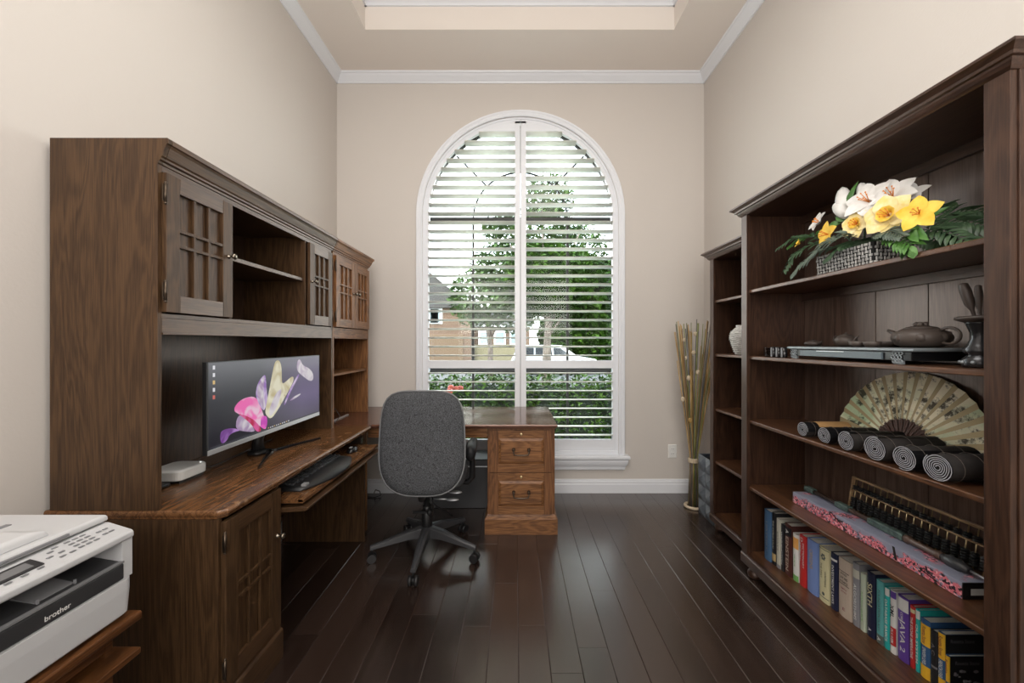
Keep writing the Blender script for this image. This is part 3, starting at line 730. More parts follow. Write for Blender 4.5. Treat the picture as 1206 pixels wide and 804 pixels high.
mb = MB(); mb.box(-.63,-.47,2.30,2.50,.405,.438); mb.tube([(-.55,2.32,.415),(-.54,2.20,.42),(-.535,2.150,.50),(-.53,2.165,.62)],[.02,.022,.022,.02],8); mb.build('mechanism','black',chair,.004)
mb = MB(); mb.lathe([(.026,.26),(.026,.30),(.018,.30),(.018,.41)],(CX,CY,0),'z',20); mb.lathe([(.032,.11),(.034,.27),(.028,.275)],(CX,CY,0),'z',20); mb.build('gas_column','black',chair)
for ax_ in (-.232,.278):
    x = -.55+ax_
    mb = MB(); mb.tube([(x-ax_*.45,2.42,.445),(x-ax_*.1,2.42,.435),(x,2.42,.47),(x,2.415,.56),(x,2.40,.665)],[.016,.018,.019,.018,.016],10)
    ar = mb.build('armrest','blackmatt',chair)
    mb = MB(); R=[]
    for i,(yy,w_,h_) in enumerate(((2.272,.006,.010),(2.276,.024,.034),(2.295,.033,.046),(2.33,.036,.040),(2.38,.035,.024),(2.44,.030,.018),(2.50,.022,.014),(2.515,.005,.005))):
        R.append([(x+w_*math.cos(2*PI*k/14),yy,.685+h_*math.sin(2*PI*k/14) - (.034 if i<3 else (.024 if i==3 else (.006 if i==4 else 0)))) for k in range(14)])
    mb.rings(R,0,True,True); mb.build('arm_pad','blackmatt',ar)
leg_ang = [-90,-18,54,126,198]
for a in leg_ang:
    a = math.radians(a); d = Vector((math.cos(a),math.sin(a),0)); p = Vector((-d.y,d.x,0)); c = Vector((CX,CY,0))
    mb = MB(); R=[]
    for s_,zt,zb,w_ in ((.015,.175,.110,.030),(.12,.158,.108,.026),(.24,.122,.090,.020),(.335,.098,.074,.015)):
        q=c+d*s_
        R.append([tuple(q+p*w_+Vector((0,0,zb))),tuple(q-p*w_+Vector((0,0,zb))),tuple(q-p*w_*.9+Vector((0,0,zt-.008))),tuple(q-p*w_*.4+Vector((0,0,zt))),tuple(q+p*w_*.4+Vector((0,0,zt))),tuple(q+p*w_*.9+Vector((0,0,zt-.008)))])
    mb.rings(R); lg = mb.build('base_leg','dgrey',chair,.002)
    q = c+d*.325
    mb = MB(); mb.tube([tuple(q+Vector((0,0,.09))),tuple(q+Vector((0,0,.045)))],.007,8)
    for sgn in (-1,1):
        e_=q+p*sgn*.008; f_=q+p*sgn*.026
        mb.tube([tuple(e_+Vector((0,0,.0262))),tuple(f_+Vector((0,0,.0262)))],.026,18)
    qq=q+Vector((0,0,.028)); mb.tube([tuple(qq-p*.008),tuple(qq+p*.008)],.014,12)
    mb.build('caster','black',lg)
for (x,z) in ((-.40,.405),(-.42,.36)):
    mb = MB(); mb.tube([(-.52,2.36,z-.006),(x+.01,2.34,z)],.005,8); mb.ball((x+.035,2.335,z),.04,14,0,(1,.45,.20)); mb.build('lever','silver',chair)
mb = MB(); mb.tube([(-.50,2.30,.40),(-.49,2.27,.37),(-.47,2.30,.33),(-.42,2.36,.27),(-.395,2.38,.24)],[.005,.005,.006,.006,.008],8); mb.ball((-.503,2.24,.325),.018,10); mb.box(-.60,-.50,2.235,2.245,.318,.332); mb.build('tilt_knob','blackmatt',chair)

# ------------------------------------------------------------------ printer and stand
st = thing('printer_stand', 'reddish brown wooden stand with stepped shelves holding the printer', 'printer stand', (-1.3,.8,0))
MB().frame(-1.54,-1.030,.50,1.050,[(0,.560),(.002,.566),(.002,.580),(0,.585)],'z').build('top_board','cherry',st,.001)
MB().box(-1.54,-1.028,.50,1.050,.468,.486).build('pull_out_shelf','cherry',st,.003)
for y in (.50,1.01): MB().box(-1.54,-1.085,y,y+.02,.0,.56).build('side_panel','cherry',st,.001)
MB().box(-1.54,-1.09,.52,1.01,.30,.318).build('shelf','cherry',st,.001)
MB().box(-1.54,-1.53,.52,1.01,.02,.56).build('back_panel','cherry',st)
MB().box(-1.10,-1.085,.52,1.01,.50,.56).build('apron','cherry',st)
pr = thing('printer', 'pale grey multifunction laser printer on the wooden stand', 'printer', (-1.24,.84,.585))
PX, y0, y1 = -1.037, .63, 1.04
def loop(z, d=0, r=.022): return [(x,y,z) for x,y in rsq(-1.43+d, PX-d, y0+d, y1-d, r)]
# base shell: lower body in one piece, front cavity framed by posts
mb = MB(); mb.rings([loop(.592,.012),loop(.600,.003),loop(.660),loop(.690)]); 
mb.build('lower_body','pale',pr,.001)
mb = MB(); mb.box(-1.42,-1.09,y0+.03,y1-.03,.5855,.595); mb.build('feet','dgrey',pr)
# upper body: side posts, rear block
mb = MB()
mb.rings([loop(.6915,.001),loop(.692)]); mb.box(-1.43,-1.20,y0,y1,.692,.80); mb.box(-1.2,PX-.004,y1-.028,y1-.001,.692,.80); mb.box(-1.2,PX-.004,y0+.001,y0+.028,.692,.80)
mb.build('upper_body','pale',pr,.003)
mb = MB(); mb.box(PX-.03,PX-.001,y0+.026,y1-.026,.694,.735); 
fl = mb.build('front_flap','printdark',pr,.003)
text('brand_lettering','brother',0,(PX-.0004,.867,.709),(0,1,0),(0,0,1),'offwhite',fl,width=.050,fit_h=.012,bold=.012)
mb = MB(); mb.box(PX-.012,PX-.0005,y0+.026,y1-.026,.7365,.741); mb.build('flap_edge','printmid',fl)
# output cavity
mb = MB(); mb.prism([(-1.198,.765),(-1.198,.735),(PX-.012,.738),(PX-.012,.741)],'y',y0+.029,y1-.029); mb.build('output_tray','printdark',pr)
mb = MB(); mb.prism([(-1.19,.772),(-1.06,.744),(-1.06,.742),(-1.19,.758)],'y',.842,.918); mb.box(-1.058,-1.054,.842,.846,.742,.752); mb.box(-1.058,-1.054,.914,.918,.742,.752); mb.build('paper_stop','grey',pr)
# control panel: tilted slab
def cp(x, y, lift=0):   # on the control panel plane
    t_ = (x-(-1.105))/(PX-(-1.105)); return (x, y, .832-.019*t_+lift)
mb = MB()
mb.prism([(-1.205,.800),(PX-.006,.790),(PX,.795),(PX,.808),(PX-.006,.813),(-1.105,.832),(-1.205,.836)],'y',y0,y1); pn = mb.build('control_panel','pale',pr,.003)
def slab(xa,xb,ya,yb,h,mt,name,par,base=0):
    A,B,C,D = cp(xa,ya,base),cp(xb,ya,base),cp(xb,yb,base),cp(xa,yb,base)
    mb=MB(); mb.rings([[A,B,C,D],[(p[0],p[1],p[2]+h) for p in (A,B,C,D)]]); return mb.build(name,mt,par,.0004)
slab(-1.095,-1.062,.772,.862,.0025,'printdark','display_frame',pn)
slab(-1.089,-1.068,.787,.848,.003,'printmid','display',pn)
bm_ = MB(); bm_.frame(-.003,.003,-.0055,.0055,[(0,0),(-.0005,.0016),(-.0015,.002)],'z'); bmesh_=bm_.mesh('button','grey')
for r_ in range(4):
    for c_ in range(3): x,y,z = cp(-1.098+r_*.012,.935+c_*.017); inst(bmesh_,'button',pn,(x,y,z))
for (x,y) in ((-1.056,.795),(-1.056,.822),(-1.056,.850),(-1.09,.895),(-1.075,.882),(-1.075,.905),(-1.06,.895),(-1.06,.915),(-1.098,.910),(-1.075,.745),(-1.06,.745),(-1.09,.70),(-1.075,.70),(-1.06,.70),(-1.06,.66),(-1.085,.995),(-1.068,.995),(-1.085,1.010),(-1.068,1.010)):
    inst(bmesh_,'button',pn,cp(x,y))
# lid with document tray
mb = MB(); 
mb.frame(-1.40,-1.108,y0-.0,y1-.002,[(0,.837),(.001,.842),(0,.850),(-.004,.854)],'z'); mb.build('scanner_lid','pale2',pr,.002)
mb = MB(); mb.frame(-1.33,-1.132,.60,.905,[(.010,.854),(.006,.868),(-.006,.875)],'z',(1,.6,1,2.0)); mb.build('document_feeder','pale2',pr,.003)
MB().box(-1.30,-1.285,.935,.975,.8535,.856).build('lid_recess','grey',pr)
MB().box(-1.1085,-1.102,.76,.945,.842,.848).build('lid_grip','grey',pr,.001)
# ------------------------------------------------------------------ bookcases on the right wall
def bookcase(name, label, XF, ya, yb, zt, zo, shelves, zrail, zfoot, stile, far_ret=1, near_ret=1):
    b = thing(name, label, 'bookcase', ((XF+1.64)/2, ya, 0))
    XBK = 1.652
    MB().box(XF+.02, XBK, ya+.004, ya+.022, zfoot, zo+.03).build('side_panel', 'bz', b, .001)
    MB().box(XF+.02, XBK, yb-.022, yb-.004, zfoot, zo+.03).build('side_panel', 'bz', b, .001)
    for y0_, y1_ in ((ya, ya+stile[0]), (yb-stile[1], yb)):
        MB().box(XF, XF+.02, y0_, y1_, zfoot, zo+.004).build('stile', 'bz', b, .0015)
    # near side face: frame with recessed panel
    mb = MB(); mb.box(XF+.02, XF+.075, ya-.004, ya+.004, zfoot, zo); mb.box(XBK-.06, XBK, ya-.004, ya+.004, zfoot, zo); mb.box(XF+.075, XBK-.06, ya-.004, ya+.004, zo-.10, zo); mb.box(XF+.075, XBK-.06, ya-.004, ya+.004, zfoot, zfoot+.12)
    mb.build('side_frame', 'bz', b, .0015)
    # back boards, each joint a dark groove
    mb = MB(); y = ya+.022
    seams = [1.295+.2225*k for k in range(-3, 6)]
    cuts = [ya+.022]+[s_ for s_ in seams if ya+.03 < s_ < yb-.03]+[yb-.022]
    for p, q in zip(cuts, cuts[1:]): mb.box(1.640, 1.648, p+.0015, q-.0015, zrail[0], zo+.02)
    mb.build('back_boards', 'bback', b, .0008)
    MB().box(1.6481, 1.6515, ya+.022, yb-.022, zrail[0], zo+.02).build('backing', 'seam', b)
    mb = MB(); mb.box(1.620, 1.640, ya+.022, yb-.022, zo-.045, zo); 
    for z in shelves[:1]: mb.box(1.626, 1.640, ya+.022, yb-.022, z-.062, z-.021)
    mb.build('back_rail', 'by', b, .001)
    MB().box(XF+.02, 1.652, ya+.022, yb-.022, zo, zo+.02).build('top_panel', 'by', b)
    for z in shelves:
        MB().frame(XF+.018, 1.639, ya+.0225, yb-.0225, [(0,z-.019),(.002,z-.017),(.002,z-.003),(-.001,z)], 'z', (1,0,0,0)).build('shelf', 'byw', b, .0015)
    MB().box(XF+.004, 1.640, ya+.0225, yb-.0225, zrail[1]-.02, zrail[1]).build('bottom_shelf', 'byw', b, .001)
    mb = MB(); mb.frame(XF+.001, XF+.02, ya+.0, yb, [(.002,zrail[0]),(.006,zrail[0]+.004),(.006,zrail[1]-.014),(.001,zrail[1]-.008),(0,zrail[1]+.001)], 'z', (1,0,0,0)); mb.build('bottom_rail', 'by', b, .001)
    mb = MB(); mb.frame(XF, XBK, ya, yb, [(.000,zo-.002),(.004,zo),(.010,zo+.006),(.016,zo+.016),(.018,zo+.022),(.026,zo+.024),(.028,zo+.032),(.038,zo+.040),(.045,zo+.044),(.045,zt-.004),(.041,zt)], 'z', (1,0,near_ret,far_ret))
    mb.build('cornice', 'by', b)
    for x in (XF+.045, 1.60):
        for y in (ya+.05, yb-.05):
            MB().lathe([(.018,.0),(.032,.010),(.036,.024),(.034,.036),(.024,.046),(.020,zfoot)], (x,y,0), 'z', 20).build('bun_foot', 'by', b)
    return b
bookcase('bookcase', 'large dark walnut open bookcase nearest the camera on the right wall', 1.295, 1.000, 2.190, 2.090, 2.035, [1.614,1.243,.885,.514], (.072,.135), .072, (.057,.050))
bookcase('bookcase', 'small shorter dark bookcase between the tall bookcase and the bundle of sticks', 1.390, 2.212, 2.730, 1.960, 1.905, [1.616,1.240,.857,.488], (.058,.112), .058, (.045,.045), 1, 0)

# ---- flower basket on the top shelf
Z1 = 1.6145
fb = thing('flower_basket', 'grey woven basket of artificial white and yellow flowers on the top shelf', 'flower arrangement', (1.44,1.55,Z1))
def leafmat(name, c, c2): return noisy(name, c, c2, 40, .45, (1,1,1), .3,.7, bump=.1)
M['lf1'] = leafmat('palm leaf dark', (.020,.050,.022), (.065,.12,.055)); M['lf2'] = leafmat('leaf bright green', (.04,.13,.02), (.10,.24,.05))
M['lf3'] = leafmat('palm leaf grey green', (.045,.070,.050), (.13,.17,.13))
M['ypet'] = noisy('yellow petal', (.80,.48,.03), (.90,.66,.10), 30, .6, bump=.1); M['ypale'] = noisy('pale yellow petal', (.85,.66,.22), (.9,.8,.5), 30, .6, bump=.1)
M['wpet'] = noisy('white petal', (.72,.70,.66), (.85,.83,.80), 30, .6, bump=.1); M['orange'] = mat('orange centre', (.75,.25,.03), .6)
M['wick'] = noisy('grey wicker', (.28,.28,.27), (.55,.55,.53), 60, .6, bump=.3); M['wickd'] = mat('dark wicker', (.03,.03,.03), .7)
# basket of woven strips
mb = MB(); bx0,bx1,by0,by1 = 1.345,1.50,1.435,1.70
mb.frame(bx0+.006,bx1-.006,by0+.006,by1-.006,[(0,Z1+.0005),(.006,Z1+.085)],'z'); bk_ = mb.build('basket','wickd',fb)
mb = MB(); nr, nc = 6, 17
def wv(pa, pb, nrm, ncol):
    pa, pb, nrm = Vector(pa), Vector(pb), Vector(nrm)
    for j in range(nr):
        for i in range(ncol):
            if (i+j) % 2 == 0:
                a = pa+(pb-pa)*((i+.08)/ncol); c = pa+(pb-pa)*((i+.92)/ncol); z0 = Z1+.004+j*.0138; fl_ = nrm*(.004+.0012*j)
                R = [[tuple(q+Vector((0,0,z0))+nrm*(.0008*j)) , tuple(q+Vector((0,0,z0+.009))+nrm*(.0008*j)), tuple(q+fl_+Vector((0,0,z0+.009))), tuple(q+fl_+Vector((0,0,z0)))] for q in (a, (a+c)/2+nrm*.003, c)]
                mb.rings(R)
            else:
                q = pa+(pb-pa)*((i+.5)/ncol); z0 = Z1+.001+j*.0138
                mb.rings([[tuple(q+Vector(d_)*.0035+nrm*(.003+.0009*j)+Vector((0,0,z))) for d_ in ((1,0,0),(0,1,0),(-1,0,0),(0,-1,0))] for z in (z0,z0+.0135)])
wv((bx0,by0,0),(bx0,by1,0),(-1,0,0),nc); wv((bx0,by0,0),(bx1,by0,0),(0,-1,0),10)
mb.build('weave','wick',bk_)
def blade(mb, a, b, w, up, m=0, fold=.25, n=5):
    """leaf or petal as a thin folded blade from a to b"""
    a, b, up = Vector(a), Vector(b), Vector(up); d = (b-a); L_ = d.length; d.normalize()
    s_ = d.cross(up).normalized(); nn = s_.cross(d).normalized(); V = []
    for i in range(n+1):
        t = i/n; q = a+d*L_*t + nn*(math.sin(t*PI)*.10*L_); ww = w*math.sin(PI*min(1,(t*.92+.08)))**.8 if i<n else 0.0005
        V += [q-s_*ww+nn*ww*fold, q, q+s_*ww+nn*ww*fold]
    F = []
    for i in range(n):
        o = i*3; F += [(o,o+1,o+4,o+3),(o+1,o+2,o+5,o+4)]
    mb.add(V, F, m, True)
    V2 = [v-nn*.0008 for v in V]; mb.add(V2, [f[::-1] for f in F], m, True)
def frond(pts, lw, ll, mt, parent, n=11):
    pts = [Vector(p) for p in pts]; mb = MB()
    def at(t):
        t *= len(pts)-1; i = min(int(t), len(pts)-2); f = t-i
        return pts[i].lerp(pts[i+1], f), (pts[i+1]-pts[i]).normalized()
    mb.tube([tuple(at(i/8)[0]) for i in range(9)], .0016, 5)
    for i in range(n):
        t = .12+.86*i/(n-1); q, d = at(t); up = Vector((-.6,-.1,.8)).normalized()
        s_ = d.cross(up).normalized(); k = ll*(1-.55*abs(t-.35)/.65)
        for sg in (-1,1):
            e_ = q+(s_*sg*.75+d*.75).normalized()*k+Vector((0,0,-.18*k)); blade(mb, q, e_, lw, up)
    return mb.build('palm_frond', mt, parent)
def W(px, py, X): return P(px, py, X)
fr = [([W(985,283,1.40),W(955,288,1.35),W(935,300,1.31),W(925,318,1.285)],.007,.060,'lf1'),
 ([W(990,288,1.38),W(965,296,1.32),W(945,310,1.29),W(935,322,1.28)],.008,.065,'lf3'),
 ([W(985,285,1.42),W(955,278,1.38),W(935,280,1.34),W(917,292,1.31)],.007,.055,'lf1'),
 ([W(1020,280,1.36),W(1000,276,1.31),W(975,283,1.29),W(955,302,1.285)],.009,.075,'lf3'),
 ([W(1010,282,1.36),W(990,290,1.30),W(975,304,1.29)],.009,.06,'lf1'),
 ([W(1040,280,1.36),W(1058,280,1.32),W(1072,288,1.31),W(1070,298,1.305)],.008,.055,'lf2'),
 ([W(1030,276,1.36),W(1045,272,1.32),W(1062,278,1.30)],.008,.05,'lf3'),
 ([W(1085,270,1.38),W(1110,272,1.37),W(1135,282,1.36),W(1155,284,1.36)],.007,.05,'lf1'),
 ([W(1090,268,1.42),W(1115,262,1.42),W(1140,262,1.43),W(1165,268,1.44)],.008,.075,'lf1'),
 ([W(1090,268,1.46),W(1118,252,1.48),W(1145,248,1.50),W(1168,250,1.50)],.008,.08,'lf1'),
 ([W(1080,275,1.42),W(1105,283,1.40),W(1120,290,1.40)],.008,.06,'lf1'),
 ([W(1075,270,1.46),W(1095,250,1.5),W(1120,240,1.52)],.008,.07,'lf1'),
 ([W(985,283,1.45),W(960,275,1.45),W(940,282,1.42),W(930,290,1.4)],.008,.05,'lf2')]
for f in fr: frond(*f[:3], f[3], fb)
def flower(name, c, r, facing, mt, n=6, cup=.35, wide=.42, centre='orange', trumpet=None, pointed=False):
    c = Vector(c); f = Vector(facing).normalized(); u = f.cross(Vector((0,0,1))).normalized(); v = u.cross(f); mb = MB()
    for k in range(n):
        a = 2*PI*k/n+.3; d = (u*math.cos(a)+v*math.sin(a)+f*(cup*(1 if k%2 else .7))).normalized()
        blade(mb, c, c+d*r, r*wide, f, 0, .18, 6)
    if trumpet:
        R = []
        for q, h in ((.10,0),(.16,.18),(.24,.32),(.34,.38)):
            R.append([tuple(c+(u*math.cos(2*PI*k/16)+v*math.sin(2*PI*k/16))*r*q*(1+.08*(k%2))+f*r*h) for k in range(16)])
        mb.rings(R, 1, False, True)
    for k in range(6):
        a = 2*PI*k/6; e_ = c+(u*math.cos(a)*.18+v*math.sin(a)*.18+f*.55)*r; mb.tube([tuple(c),tuple(e_)], .0012, 5, 2); mb.ball(tuple(e_), .003, 6, 2)
    return mb.build(name, [mt, trumpet or mt, centre], fb)
flower('white_lily', W(1024,238,1.37), .085, (-1,-.3,.5), 'wpet', 6, .25, .36)
flower('white_lily', W(1052,232,1.40), .080, (-1,-.5,.6), 'wpet', 6, .25, .34)
flower('white_lily', W(966,262,1.36), .050, (-1,.2,.5), 'wpet', 6, .4, .40)
flower('white_lily', W(1072,232,1.44), .060, (-.8,-.5,.7), 'wpet', 5, .4, .34)
flower('yellow_flower', W(1048,254,1.345), .080, (-1,-.35,.15), 'ypale', 6, .15, .46, 'orange', 'ypet')
flower('yellow_flower', W(1083,252,1.335), .062, (-1,-.5,.15), 'ypet', 5, .15, .38, 'orange')
flower('daffodil', W(1011,264,1.335), .062, (-1,-.2,.2), 'ypale', 6, .2, .42, 'orange', 'ypet')
flower('yellow_flower', W(976,276,1.33), .058, (-1,.1,.1), 'ypet', 5, .2, .36, 'orange')
flower('yellow_flower', W(942,287,1.33), .024, (-1,.3,.5), 'ypet', 5, .7, .3, 'ypet')
def bud(c, top, r, mts):
    c, top = Vector(c), Vector(top); d = top-c; n = 10; R = []
    u = d.cross(Vector((0,1,0))).normalized(); v = d.cross(u).normalized()
    for i in range(n+1):
        t = i/n; q = r*(math.sin(PI*min(1,t*.9+.05))**.7)*(1 if i<n else .1); R.append([tuple(c+d*t+(u*math.cos(2*PI*k/10)*1.0+v*math.sin(2*PI*k/10))*q) for k in range(10)])
    mb = MB(); mb.rings(R,0,True,True); return mb.build('lily_bud', mts, fb)
bud(W(997,256,1.375), W(992,220,1.37), .030, 'wpet'); bud(W(1003,256,1.36), W(983,240,1.36), .028, 'wpet'); bud(W(1018,236,1.385), W(1014,215,1.39), .020, 'wpet')
bud(W(1078,246,1.36), W(1080,234,1.36), .012, 'ypet')
mb = MB()
for a_, b_, w_ in ((W(1000,256,1.37),W(1011,213,1.38),.018),(W(1000,258,1.365),W(984,256,1.35),.016),(W(1090,262,1.40),W(1118,243,1.42),.012),(W(1075,270,1.34),W(1082,285,1.31),.016),(W(1078,268,1.34),W(1094,283,1.32),.014),(W(990,262,1.36),W(975,268,1.34),.015),(W(1060,268,1.34),W(1085,268,1.33),.014)):
    blade(mb, a_, b_, w_, (-1,0,.3))
mb.build('broad_leaves','lf2',fb)
mb = MB()
for c in (W(1020,250,1.40),W(1050,255,1.42),W(1080,262,1.42),W(990,270,1.40)):
    mb.tube([(1.42,1.56,Z1+.06), tuple(c)], .004, 6)
mb.ball((1.43,1.56,Z1+.085), .08, 14, 0, (.8,1.5,.55)); mb.build('stems','lf1',fb)

# ---- tea things on the second shelf
Z2 = 1.2435
M['clay'] = mat('brown stoneware', (.085,.066,.056), .45, spec=.5); M['clayd'] = mat('dark clay', (.050,.036,.030), .45); M['tray'] = mat('blue grey lacquer', (.10,.13,.15), .3)
M['bowl'] = mat('brushed grey rim', (.26,.29,.31), .3, .3)
tt = thing('tea_tray', 'long dark tea tray with steel-grey edge carrying teapots and cups', 'tea tray', (1.47,1.585,Z2))
mb = MB(); mb.frame(1.348,1.60,1.30,1.872,[(0,Z2+.012),(0,Z2+.044)],'z'); mb.build('body','blackgloss',tt,.002)
mb = MB(); mb.frame(1.340,1.61,1.286,1.884,[(-.004,Z2+.044),(.001,Z2+.047),(.001,Z2+.054),(-.003,Z2+.057)],'z'); mb.build('rim','bowl',tt,.001)
MB().box(1.352,1.604,1.293,1.878,Z2+.0565,Z2+.0573).build('top_surface','black',tt)
MB().box(1.3405,1.348,1.40,1.80,Z2+.014,Z2+.040).build('drawer','tray',tt,.001)
MB().box(1.3375,1.341,1.56,1.70,Z2+.036,Z2+.040).build('drawer_pull','silver',tt,.001)
for y in (1.345,1.845):
    for x in (1.350,1.59):
        mb = MB()
        for k in range(3):
            z = Z2+.010+k*.014; r_=.010
            for q in range(3):
                c=(x-.006, y-.012+q*.012+(k%2)*.004, z); mb.tube([(c[0],c[1]+r_*.6*math.cos(a*PI/4),c[2]+r_*.6*math.sin(a*PI/4)) for a in range(8)], .0016, 5, 0, closed=True)
        mb.box(x-.004,x+.006,y-.016,y+.016,Z2+.0005,Z2+.013)
        mb.build('carved_foot', ['bowl'], tt)
ZT = Z2+.0575
def teapot(name, label, c, R0, H, spout_dir, mt, knob_s=1, hd=True):
    x,y,z = c; t = thing(name, label, 'teapot', c)
    MB().lathe([(R0*.55,0),(R0*.85,H*.12),(R0*1.0,H*.42),(R0*.93,H*.66),(R0*.62,H*.82),(R0*.56,H*.84)],(x,y,z),'z',28).build('body',mt,t)
    mb = MB(); mb.lathe([(R0*.58,H*.835),(R0*.50,H*.90),(R0*.2,H*.97),(R0*.08,H*.99)],(x,y,z),'z',24)
    for k in range(5 if knob_s>1 else 1):
        a=2*PI*k/5; q=R0*.16 if knob_s>1 else 0; mb.ball((x+q*math.cos(a),y+q*math.sin(a),z+H*1.03),R0*.11,8)
    mb.build('lid',mt,t)
    s_ = spout_dir
    MB().tube([(x,y+s_*R0*.80,z+H*.32),(x,y+s_*R0*1.08,z+H*.50),(x,y+s_*R0*1.28,z+H*.70),(x,y+s_*R0*1.52,z+H*.80)],[R0*.20,R0*.15,R0*.10,R0*.07],12).build('spout',mt,t)
    if hd:
        MB().tube([(x,y-s_*R0*(1.12+.42*math.cos(q_)),z+H*(.50+.34*math.sin(q_))) for q_ in [2.35-k_*4.7/14 for k_ in range(15)]],R0*.062,10).build('handle',mt,t)
    return t
tp = teapot('teapot','large brown clay teapot with carved shoulders at the near end of the tray',(1.47,1.385,ZT),.080,.082,1,'clay',2)
mb = MB()
for k in range(7):
    a = 2*PI*k/7+.3; mb.ball((1.47+.062*math.cos(a),1.385+.062*math.sin(a),ZT+.036),.021,12,0,(1,1,.9))
mb.build('carved_petals','clay',tp)
teapot('teapot','small round brown clay teapot on the tea tray behind the cups',(1.50,1.735,ZT),.043,.058,-1,'clay')
teapot('teapot','low dark flat teapot at the far end of the tea tray',(1.43,1.835,ZT),.036,.030,-1,'clayd',1,False)
def lathe_thing(name, label, cat, c, prof, mt, group=None, part='body'):
    o = MB().lathe(prof, c, 'z', 28).build(name, mt, None, 0, loc=c); tag(o, label, cat, group); return o
def cupprof(r,h): return [(r*.6,0),(r*.9,h*.35),(r,h),(r*.93,h),(r*.8,h*.4),(r*.3,h*.2)]
lathe_thing('tea_cup','small brown clay teacup next to the small teapot','cup',(1.42,1.587,ZT),cupprof(.030,.024),'clay','small clay cups on the tea tray')
lathe_thing('tea_cup','small brown clay teacup between the other cup and the wide dish','cup',(1.42,1.522,ZT),cupprof(.029,.023),'clay','small clay cups on the tea tray')
lathe_thing('clay_dish','wide shallow brown clay dish beside the large teapot','dish',(1.53,1.56,ZT),cupprof(.048,.023),'clay')
for k in range(7):
    lathe_thing('saucer','thin dark saucer in the stack left of the tea tray','saucer',(1.385,2.045,Z2+.0005+k*.0068),[(.030,0),(.047,.004),(.048,.006),(.044,.0055),(.02,.003)],'blackgloss','stack of dark saucers left of the tea tray')
for (x,y,lab) in ((1.335,1.975,'slim dark cylinder cup nearest the saucer stack'),(1.336,1.938,'slim dark cylinder cup in the middle of three beside the tray'),(1.337,1.902,'slim dark cylinder cup touching the end of the tea tray')):
    t = thing('aroma_cup', lab, 'cup', (x,y,Z2+.0005), 'three slim cups beside the tea tray')
    MB().lathe([(.0125,0),(.0145,.003),(.0145,.052),(.0125,.052),(.0125,.01)],(x,y,Z2+.0005),'z',20).build('body','blackgloss',t)
    MB().prism([(x-.0150,y-.010),(x-.0155,y-.004),(x-.0150,y+.002),(x-.0146,y+.002),(x-.0146,y-.010)],'z',Z2+.003,Z2+.050).build('grey_strip','grey',t)  # upright grey strip on the room side of the cup
vs = thing('tool_vase','gunmetal vase holding dark wooden tea tools beside the near bookcase stile','vase',(1.405,1.155,Z2+.0005))
MB().lathe([(.036,0),(.040,.008),(.040,.022),(.030,.032),(.026,.038),(.034,.044),(.036,.052),(.028,.066),(.021,.085),(.021,.105),(.030,.132),(.034,.138),(.030,.136),(.018,.10)],(1.405,1.155,Z2+.0005),'z',32).build('body',mat('gunmetal glaze',(.045,.046,.05),.2,.5),vs)
MB().lathe([(.030,.136),(.052,.146),(.053,.152),(.046,.156),(.02,.150)],(1.405,1.155,Z2),'z',28).build('rim_dish','clayd',vs)
mb = MB()
for k in range(9):
    a=2*PI*k/9; mb.ball((1.405+.040*math.cos(a),1.155+.040*math.sin(a),Z2+.016),.006,8)
mb.build('relief_band','bowl',vs)
for (dx,dy,L_,w_) in ((-.012,.035,.26,.012),(-.004,.002,.25,.008),(.004,-.012,.22,.007)):
    b0 = Vector((1.405,1.150,Z2+.09)); tp_ = Vector((1.405+dx,1.155+dy,Z2+L_)); 
    o = MB().tube([tuple(b0.lerp(tp_,t_)) for t_ in (0,.3,.5,.62,.85,.98,1)],[.003,.0035,.005,w_,w_*1.1,w_*.9,w_*.5],10).build('wooden_tool','clayd',None,loc=tuple(b0))
    tag(o, {.26:'widest dark wooden tea tool leaning out of the gunmetal vase',.25:'middle dark wooden tea tool standing in the gunmetal vase',.22:'shortest dark wooden tea tool in the gunmetal vase'}[L_],'tea tool','wooden tea tools in the gunmetal vase')

# ---- fan and scrolls on the third shelf
Z3 = .8855
fan = thing('folding_fan','large open paper fan with painted landscape standing behind the black rolls','fan',(1.59,1.555,Z3))
m, nt, b = _nt('painted fan paper'); L = nt.links.new
tc = nt.nodes.new('ShaderNodeTexCoord'); n1 = nt.nodes.new('ShaderNodeTexNoise'); n1.inputs['Scale'].default_value = 13; n1.inputs['Detail'].default_value = 9; n1.inputs['Roughness'].default_value = .7
n2 = nt.nodes.new('ShaderNodeTexNoise'); n2.inputs['Scale'].default_value = 4; n2.inputs['Detail'].default_value = 3
L(tc.outputs['Object'], n1.inputs['Vector']); L(tc.outputs['Object'], n2.inputs['Vector'])
r1 = nt.nodes.new('ShaderNodeValToRGB'); e = r1.color_ramp.elements; e[0].position = .42; e[0].color = (.09,.075,.05,1); e[1].position = .50; e[1].color = (.92,.84,.64,1)
r2 = nt.nodes.new('ShaderNodeValToRGB'); e = r2.color_ramp.elements; e[0].position = .45; e[0].color = (1,1,1,1); e[1].position = .62; e[1].color = (.50,.68,.55,1)
L(n1.outputs['Fac'], r1.inputs['Fac']); L(n2.outputs['Fac'], r2.inputs['Fac'])
mx = nt.nodes.new('ShaderNodeMix'); mx.data_type = 'RGBA'; mx.blend_type = 'MULTIPLY'; mx.inputs['Factor'].default_value = 1; L(r1.outputs['Color'], mx.inputs['A']); L(r2.outputs['Color'], mx.inputs['B']); L(mx.outputs['Result'], b.inputs['Base Color']); b.inputs['Roughness'].default_value = .7
M['fanp'] = m; M['fanshade'] = mat('fan fold shade', (.46,.36,.20), .7)  # darker colour on alternate pleats stands in for fold shading
def fpt(r, a, d=0):
    z = r*math.sin(a)+.014; y = r*math.cos(a); return (1.56+z*.20+d, 1.555-y, Z3+z*.98)
